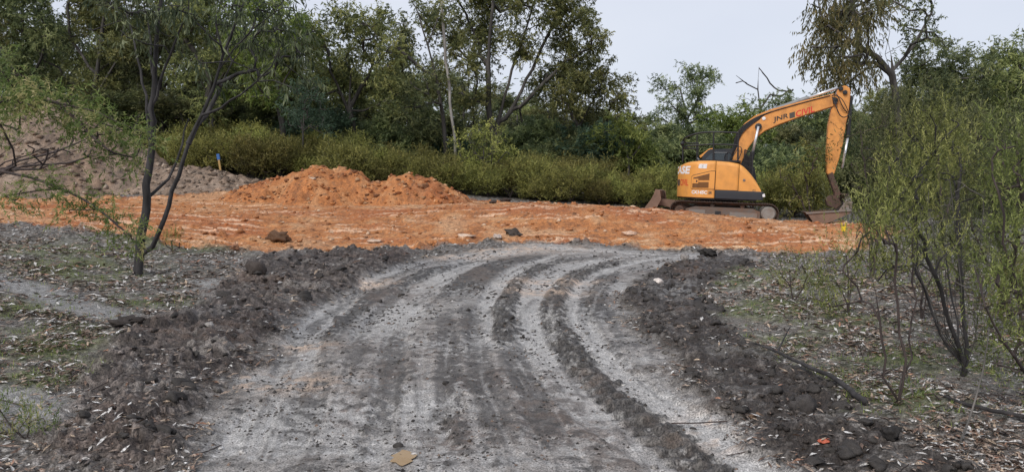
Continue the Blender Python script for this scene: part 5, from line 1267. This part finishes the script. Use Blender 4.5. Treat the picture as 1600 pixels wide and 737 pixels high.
stick('leaning_stick', [on(1498, 690), P(1522, 632, 4.75), P(1536, 580, 4.8), P(1546, 515, 4.85)], (.007, .006, .005, .003), 'grey', 'thin bare greyish stick leaning upright from the leaf litter beneath the wattles', 'stick')
stick('fallen_branch', [on(1470, 625, .03), on(1520, 640, .03), on(1600, 660, .04)], (.010, .013, .015), 'black', 'thin dark stick lying level on the litter under the wattle stems', 'branch')

# puddle, survey stake, yellow marker
x, y = G(630, 722); bm = bmesh.new(); bmesh.ops.create_circle(bm, cap_ends=True, segments=20, radius=1)
for vv in bm.verts: vv.co = Vector((vv.co.x * .07 * (1 + .25 * math.sin(vv.index * 2.1)), vv.co.y * .13 * (1 + .2 * math.sin(vv.index * 1.3)), 0))
o = bm_link('puddle', bm, mat_paint('ochre_water', (.34, .22, .10), .08, .3, (.25, .16, .08)), None); o.location = (x, y, float(zsurf(x, y)[0]) + .012); o['kind'] = 'structure'
sx, sy, sz = (P(346.5, 268, 29.4)); sz = float(zbase(np.array([sx]), np.array([sy]))[0])
ST = empty('survey_stake', (sx, sy, sz), 'thin wooden survey stake with blue painted tip in front of the hedge end', 'stake'); ST.rotation_euler = (0, R(-8), 0)
h1 = P(346, 248.5, 29.4)[2] - sz; h2 = P(346, 240, 29.4)[2] - sz
bm = bmesh.new(); box(bm, -.035, .035, -.015, .015, -.1, h1); bm_link('stake_post', bm, STAKEW, ST)
bm = bmesh.new(); box(bm, -.055, .055, -.022, .022, h1 - .02, h2); bm_link('painted_tip', bm, BLUE, ST, .006)
mx_, my_, mz_ = P(1318, 361, 19.6); mz_ = float(zsurf(mx_, my_)[0])
YM = empty('yellow_marker', (mx_, my_, mz_ ), 'small bright yellow forked plastic marker standing beyond the edge of the clay pad', 'marker')
zt_ = P(1318, 360, 19.6)[2] - mz_
bm = bmesh.new(); prism(bm, [(-.05, zt_ - .02), (.05, zt_ - .02), (.062, zt_ + .08), (.05, zt_ + .10), (-.045, zt_ + .10), (-.058, zt_ + .06)], -.02, .02); bm_link('marker_body', bm, YELLOW, YM, .008)
for dx in (-.042, .038):
    bm = bmesh.new(); tube(bm, [(dx, 0, zt_ + .08), (dx * 1.2, 0, zt_ + .19)], .014, 8); bm_link('prong', bm, YELLOW, YM)
bm = bmesh.new(); tube(bm, [(0, 0, -.1), (0, 0, zt_)], .012, 6); bm_link('marker_post', bm, STAKEW, YM)

# ------------------------------------------------------------------ young gum beside the track
g = np.random.default_rng(600); d = 11.8; b = gbase(213, d)
tr = [[b] + ppl([(217, 400), (222, 370), (230, 310), (234, 250), (238, 190), (242, 110), (246, 50), (252, -20), (256, -80)], d),
      ppl([(219, 398, 11.8), (238, 385, 11.7), (251, 362, 11.65), (263, 320, 11.6), (278, 275, 11.5), (295, 225, 11.45), (315, 180, 11.4), (335, 135, 11.35), (350, 85, 11.3), (372, 30, 11.2), (388, -40, 11.2)], d),
      ppl([(229, 312), (245, 296, 11.9), (262, 280, 11.95), (275, 255, 12), (285, 225, 12.1), (295, 185, 12.2)], d),
      ppl([(236, 230), (228, 150, 12), (216, 90, 12.2), (203, 45, 12.3), (196, -10, 12.4)], d),
      ppl([(239, 170), (256, 110, 11.7), (275, 60, 11.6), (292, 15, 11.5), (300, -40, 11.4)], d),
      ppl([(241, 130), (234, 70, 12.1), (228, 10, 12.2), (226, -50, 12.2)], d),
      ppl([(313, 184, 11.4), (345, 168, 11.2), (375, 148, 11), (402, 128, 10.9), (425, 104, 10.8), (440, 70, 10.7)], d),
      ppl([(344, 105, 11.3), (365, 75, 11.1), (395, 45, 11), (430, 20, 10.9), (450, -10, 10.8)], d),
      ppl([(352, 80, 11.3), (340, 40, 11.5), (335, -20, 11.6)], d),
      ppl([(296, 222, 11.45), (310, 195, 11.6), (330, 165, 11.8), (352, 120, 12)], d)]
cl = pcl([(165, 15, 24), (205, 10, 26), (185, 55, 16), (250, 10, 26), (290, 20, 24), (315, 50, 20), (345, 25, 28), (375, 50, 26), (400, 75, 24), (425, 35, 26), (450, 60, 24), (475, 85, 20), (440, 100, 20), (410, 115, 18), (320, 90, 16), (270, 55, 16), (450, 15, 26), (485, 45, 18), (380, 5, 28), (225, 60, 14), (455, 130, 14), (300, -30, 30), (220, -30, 30), (400, -30, 30), (160, -20, 24), (480, 120, 12), (340, 125, 10), (140, 45, 14)], 11.5, g, .5)
plant('young_gum_tree', b, tr, cl, g, 'slender young gum with forked dark stems standing in leaf litter beside the track', 'tree', 'sapling', 'black', .06, .003, .21, .3, .04, .3, .1, dict(twigs=4, tl=.22, per=6, L=.125, W=.026, up=-.3, spread=.8, droop=1.3, jit=.06, outw=.4, bend=.06), sides=(9, 4), tw=.012, e=.6, ov={0: (.070, .016), 1: (.038, .012), 2: (.026, .009), 3: (.026, .007), 4: (.024, .007), 5: (.02, .006), 6: (.022, .006)})

# ------------------------------------------------------------------ feathery wattles
WLV = dict(mult=2, ms=.04, tri=True, twigs=5, tl=.19, per=13, L=.036, W=.0095, up=1.8, spread=.75, droop=-.25, jit=.07, outw=.5)
def wattle(u, d, stems, cl, label, seed, leaf='wattle', r0=.022, cell=.11, depth=.25, lv=None, bark='twig', name='wattle_shrub', reach=.05, rt=.0022, scale=1.):
    g = np.random.default_rng(seed); b = gbase(u, d)
    tr = [[b + np.array((0, 0, .02)), b + np.array((0, 0, .08))]] + [[b + np.array((0, 0, .06))] + ppl(s_, d) for s_ in stems]
    L_ = dict(lv or WLV); dz = L_['tl'] * scale * .6 if not lv else 0
    if scale != 1:
        for k_ in ('tl', 'L', 'W', 'jit'): L_[k_] *= scale
    return plant(name, b, tr, [(c_ - np.array((0, 0, dz)), r_ * .8) for c_, r_ in pcl(cl, d, g, depth, 1.)], g, label, 'shrub', leaf, bark, r0, rt, cell, .22, .05, .6, reach, L_, wname='stem', sides=(6, 4), tw=.012)
wattle(1412, 5.35, [[(1410, 600, 5.3), (1408, 520, 5.3), (1400, 440, 5.25), (1398, 350, 5.2)], [(1395, 610, 5.25), (1360, 570, 5.1), (1330, 520, 5.0), (1305, 470, 4.95)], [(1418, 560, 5.4), (1428, 470, 5.5), (1425, 380, 5.5)], [(1385, 590, 5.3), (1375, 500, 5.3), (1360, 420, 5.3), (1345, 340, 5.3)]],
       [(1358, 325, 20), (1372, 345, 26), (1345, 370, 18), (1395, 335, 28), (1418, 360, 22), (1320, 395, 16), (1385, 395, 22), (1360, 300, 20), (1400, 300, 22), (1300, 455, 12), (1430, 330, 20)], 'sparse wattle with thin bare stems rising from the litter beside the fallen branch', 701, r0=.011, cell=.10)
wattle(1515, 6.1, [[(1505, 560, 6.1), (1480, 480, 6.0), (1450, 400, 5.9), (1425, 330, 5.8)], [(1500, 560, 6.2), (1488, 470, 6.3), (1475, 380, 6.4), (1462, 290, 6.4)], [(1510, 540, 6.1), (1500, 440, 6.2), (1495, 330, 6.2), (1500, 240, 6.2)], [(1515, 560, 6.0), (1460, 500, 5.8), (1410, 450, 5.6), (1370, 420, 5.5)], [(1505, 570, 6.1), (1470, 520, 6.3), (1440, 450, 6.4), (1430, 370, 6.5), (1440, 260, 6.5)]],
       [(1400, 235, 30), (1435, 215, 34), (1470, 190, 32), (1430, 270, 34), (1480, 240, 36), (1410, 300, 28), (1455, 310, 30), (1500, 200, 30), (1510, 270, 30), (1390, 270, 24), (1370, 410, 12), (1480, 350, 22), (1420, 345, 22), (1452, 372, 18), (1400, 390, 14), (1500, 395, 16), (1460, 160, 20), (1500, 160, 18)], 'tall wattle with dense fan of dark charred stems and bushy top', 702, r0=.023, bark='black', cell=.115)
wattle(1650, 5.2, [[(1630, 560, 5.2), (1600, 470, 5.1), (1570, 380, 5.0), (1560, 300, 5)], [(1640, 520, 5.3), (1620, 420, 5.3), (1600, 320, 5.3), (1590, 230, 5.3)], [(1620, 600, 5.1), (1570, 540, 4.9), (1540, 480, 4.8)]],
       [(1575, 400, 32), (1600, 350, 36), (1560, 330, 28), (1585, 280, 32), (1612, 240, 34), (1550, 460, 20), (1590, 460, 26), (1600, 500, 24), (1560, 545, 14), (1590, 545, 18), (1570, 210, 26), (1610, 180, 30), (1560, 260, 24), (1600, 520, 22), (1535, 395, 20), (1560, 510, 16), (1605, 570, 18), (1592, 410, 26), (1570, 440, 18), (1540, 490, 12)], 'yellow green wattle cut by the edge of the photo with drooping feathery sprays', 703, r0=.025)
wattle(1575, 9, [[(1565, 420, 9), (1555, 330, 9), (1545, 240, 9)], [(1585, 420, 9), (1590, 320, 9), (1590, 220, 9)], [(1560, 440, 9), (1520, 360, 8.8), (1505, 270, 8.8)]],
       [(1520, 235, 32), (1550, 210, 34), (1585, 215, 34), (1510, 280, 34), (1550, 270, 36), (1590, 285, 36), (1530, 330, 32), (1575, 345, 32), (1605, 330, 30), (1600, 180, 26), (1535, 180, 22), (1500, 330, 24), (1525, 390, 24), (1580, 400, 26), (1605, 430, 24), (1550, 430, 20), (1500, 400, 18), (1480, 380, 16)], 'bushy wattle filling the space behind the tall charred stemmed wattle', 704, 'wattlegrey', r0=.03, cell=.15, depth=.5, scale=1.35)
wattle(1365, 12.5, [[(1362, 350, 12.5), (1355, 280, 12.4), (1345, 210, 12.4)], [(1375, 340, 12.5), (1390, 260, 12.6), (1400, 190, 12.6)], [(1362, 360, 12.3), (1348, 310, 12.2), (1338, 260, 12.1)]],
       [(1340, 245, 18), (1358, 225, 24), (1385, 200, 28), (1410, 180, 28), (1352, 280, 20), (1380, 250, 30), (1410, 235, 28), (1345, 312, 14), (1365, 320, 24), (1395, 300, 28), (1375, 165, 22), (1400, 150, 20), (1340, 190, 18), (1420, 290, 26), (1352, 350, 16), (1390, 350, 22), (1322, 300, 13), (1332, 272, 13)], 'grey green wattle standing just beyond the excavator bucket in line with the yellow marker', 705, 'wattlegrey', r0=.035, cell=.2, depth=.5, scale=1.6)
wattle(1470, 13.5, [[(1470, 330, 13.5), (1465, 250, 13.5), (1460, 180, 13.5)], [(1480, 330, 13.5), (1510, 240, 13.5), (1520, 180, 13.5)]],
       [(1450, 180, 28), (1480, 160, 26), (1510, 190, 28), (1460, 230, 30), (1500, 240, 30), (1535, 230, 28), (1470, 290, 30), (1515, 300, 30), (1440, 140, 18), (1440, 330, 24), (1490, 340, 26)], 'greyish feathery wattle with loose top behind the tall charred stemmed wattle', 706, 'wattlegrey', r0=.035, cell=.22, depth=.5, scale=1.7)
wattle(1500, 10.5, [[(1498, 420, 10.5), (1490, 370, 10.5)], [(1510, 420, 10.5), (1525, 370, 10.5)], [(1495, 425, 10.5), (1460, 380, 10.4)]], [(1450, 370, 22), (1480, 350, 24), (1510, 360, 24), (1540, 375, 24), (1465, 400, 18), (1500, 400, 18), (1535, 415, 16), (1430, 395, 16)], 'low spreading wattle in the shade behind the stems of the tall wattle', 710, 'wattlegrey', r0=.02, cell=.16, depth=.3, scale=1.3)
wattle(1445, 8.2, [[(1440, 450, 8.2), (1430, 410, 8.2)], [(1450, 450, 8.2), (1470, 400, 8.2)]], [(1420, 400, 18), (1450, 385, 20), (1475, 410, 18), (1435, 430, 14), (1400, 425, 12), (1462, 440, 12), (1410, 375, 14), (1380, 400, 12)], 'low leafy wattle between the sparse stems and tall charred stems', 712, r0=.014, cell=.125, depth=.2)
wattle(1600, 7.4, [[(1598, 500, 7.4), (1590, 440, 7.4)], [(1610, 500, 7.4), (1625, 430, 7.4)]], [(1575, 430, 22), (1600, 415, 26), (1625, 430, 26), (1585, 470, 20), (1610, 490, 20), (1560, 460, 14), (1590, 520, 14)], 'rounded low wattle at the edge of the photo among grey twigs', 711, r0=.018, cell=.12, depth=.2)
wattle(1242, 9.4, [[(1238, 450, 9.4), (1233, 420, 9.4)], [(1250, 455, 9.4), (1262, 430, 9.4)]], [(1230, 418, 13), (1243, 402, 12), (1225, 435, 10), (1262, 430, 12), (1255, 410, 8)], 'small green wattle seedling on the mossy litter beside the dark bank', 707, r0=.01, cell=.13, depth=.12)
wattle(1330, 8.6, [[(1315, 450, 8.6), (1290, 420, 8.5)], [(1325, 440, 8.6), (1322, 400, 8.6)], [(1330, 440, 8.6), (1345, 400, 8.6), (1350, 370, 8.6)]], [(1285, 430, 12), (1300, 415, 12), (1322, 390, 18), (1345, 380, 20), (1310, 440, 14), (1275, 455, 12), (1340, 345, 18), (1295, 470, 10)], 'low spindly wattle with purplish twigs between the seedling and bare stems', 708, r0=.011, cell=.15, depth=.2)
wattle(1268, 26.2, [[(1262, 300), (1255, 250)], [(1272, 300), (1285, 240)], [(1250, 310), (1235, 280)]], [(1250, 245, 18), (1270, 225, 20), (1240, 275, 18), (1262, 265, 18), (1228, 300, 15), (1244, 305, 14), (1235, 322, 12), (1275, 250, 16), (1225, 270, 12)], 'pale green weeping shrub between the excavator tracks and bucket', 709, r0=.04, cell=.4, depth=.4, rt=.006, lv=dict(twigs=8, tl=.5, per=10, L=.12, W=.03, up=-.2, spread=.8, droop=.6, jit=.1, outw=.5))
g = np.random.default_rng(731); d = 6.15; b = gbase(1518, d); tr = [[b, b + np.array((0, 0, .1))]]
for k in range(26):
    u = g.uniform(1380, 1560); v = g.uniform(250, 420); dd = d + g.normal(0, .3)
    tr.append(ppl([(1518 + (u - 1518) * .25 + g.normal(0, 6), 560), (1518 + (u - 1518) * .65 + g.normal(0, 8), 560 - (560 - v) * .55, dd), (u, v, dd)], d))
plant('bare_shrub', b, tr, pcl([(1440, 340, 34), (1480, 300, 34), (1470, 400, 30), (1510, 380, 34), (1420, 290, 30), (1490, 450, 26)], d, g, .3), g, 'leafless grey thicket of fine upright twigs among the stems of the tall wattle', 'shrub', 'wattle', 'grey', .008, .0016, .12, .3, .05, .5, .3, {}, wname='stem', sides=(4, 3), tw=.012, foliage=False)
# overhanging wattle from the side: arching sprays and a fan of bare twigs
g = np.random.default_rng(720); d = 7.2; b = gbase(-110, d)
tr = [[b, b + np.array((0, 0, .15))] + ppl([(-105, 330), (-90, 250), (-70, 180)], d), ppl([(-90, 250), (-40, 165, 7.1), (20, 150, 7.0), (90, 160, 6.9), (150, 175, 6.8), (205, 200, 6.75), (245, 215, 6.7)], d), ppl([(-85, 230), (-30, 120, 7.2), (10, 105, 7.2), (50, 125, 7.2)], d),
      ppl([(-95, 290), (-20, 262, 7.1), (50, 278, 7.0), (110, 300, 6.9), (165, 335, 6.8), (205, 368, 6.75)], d), ppl([(90, 160, 6.9), (130, 200, 6.85), (170, 235, 6.8)], d)]
cl = pcl([(10, 150, 18), (40, 165, 20), (75, 155, 18), (105, 165, 20), (135, 180, 18), (165, 190, 18), (195, 205, 16), (225, 215, 13), (150, 215, 16), (180, 235, 14), (120, 200, 16), (30, 120, 14), (0, 110, 16), (60, 135, 14), (245, 225, 9), (100, 150, 14), (0, 190, 16), (30, 200, 12), (205, 240, 10), (20, 170, 16)], 7.0, g, .16)
cl += [(P(u, v, 6.85), np.array((r, r, r * .6)) / FPX * 6.9) for u, v, r in ((70, 290, 9), (100, 300, 10), (130, 312, 10), (155, 328, 11), (178, 345, 11), (198, 362, 9), (40, 300, 10), (15, 310, 10), (110, 330, 7), (210, 375, 6))]
plant('wattle_shrub', b, tr, cl, g, 'overhanging wattle with arching feathery sprays and dry seed tufts in front of the grey mound', 'shrub', 'wattledry', 'twig', .022, .002, .105, .2, .03, .2, .05, dict(mult=2, ms=.05, tri=True, twigs=5, tl=.18, per=15, L=.046, W=.014, up=-.1, spread=.8, droop=.25, jit=.035, outw=.4), wname='stem', sides=(6, 4), tw=.01)
g = np.random.default_rng(721); b = gbase(-60, 8.2)
tr = [[b, b + np.array((0, 0, .1))] + ppl([(-55, 330), (-45, 290)], 8.2)]
for e in ((150, 210), (120, 232), (175, 215), (95, 215), (60, 190), (160, 252), (130, 268), (80, 245), (40, 205), (110, 250), (175, 235), (20, 190)):
    m = (e[0] * .35 - 25, e[1] * .35 + 178); tr.append(ppl([(-45, 290), m, ((m[0] + e[0]) / 2, (m[1] + e[1]) / 2 + 6), e], 8.2 + g.normal(0, .1)))
plant('bare_shrub', b, tr, pcl([(100, 220, 30), (60, 230, 30), (140, 240, 24), (40, 260, 24)], 8.2, g, .2), g, 'leafless fan of thin reddish twigs spreading in front of the grey earth mound', 'shrub', 'wattle', 'twig', .022, .0022, .2, .25, .05, .2, .3, {}, wname='stem', sides=(5, 4), tw=.01, foliage=False)
wattle(25, 4.75, [[(30, 670, 4.7), (45, 650, 4.65)], [(15, 670, 4.75), (0, 640, 4.8)]], [(20, 655, 16), (45, 665, 16), (0, 640, 18), (60, 680, 12), (10, 690, 14), (70, 655, 8), (-20, 670, 20)], 'tiny green and brown seedling in the corner beside the pale wash', 722, 'wattledry', r0=.006, cell=.075, depth=.06, lv=dict(WLV, ms=.03, tl=.1, per=10, L=.026, W=.008, jit=.03))
wattle(268, 14.6, [[(268, 378, 14.6)]], [(268, 372, 12), (280, 374, 8), (256, 374, 8)], 'small dark green tussock at the edge of the clay pad beside the young gum', 723, 'bright', r0=.02, cell=.2, depth=.1)
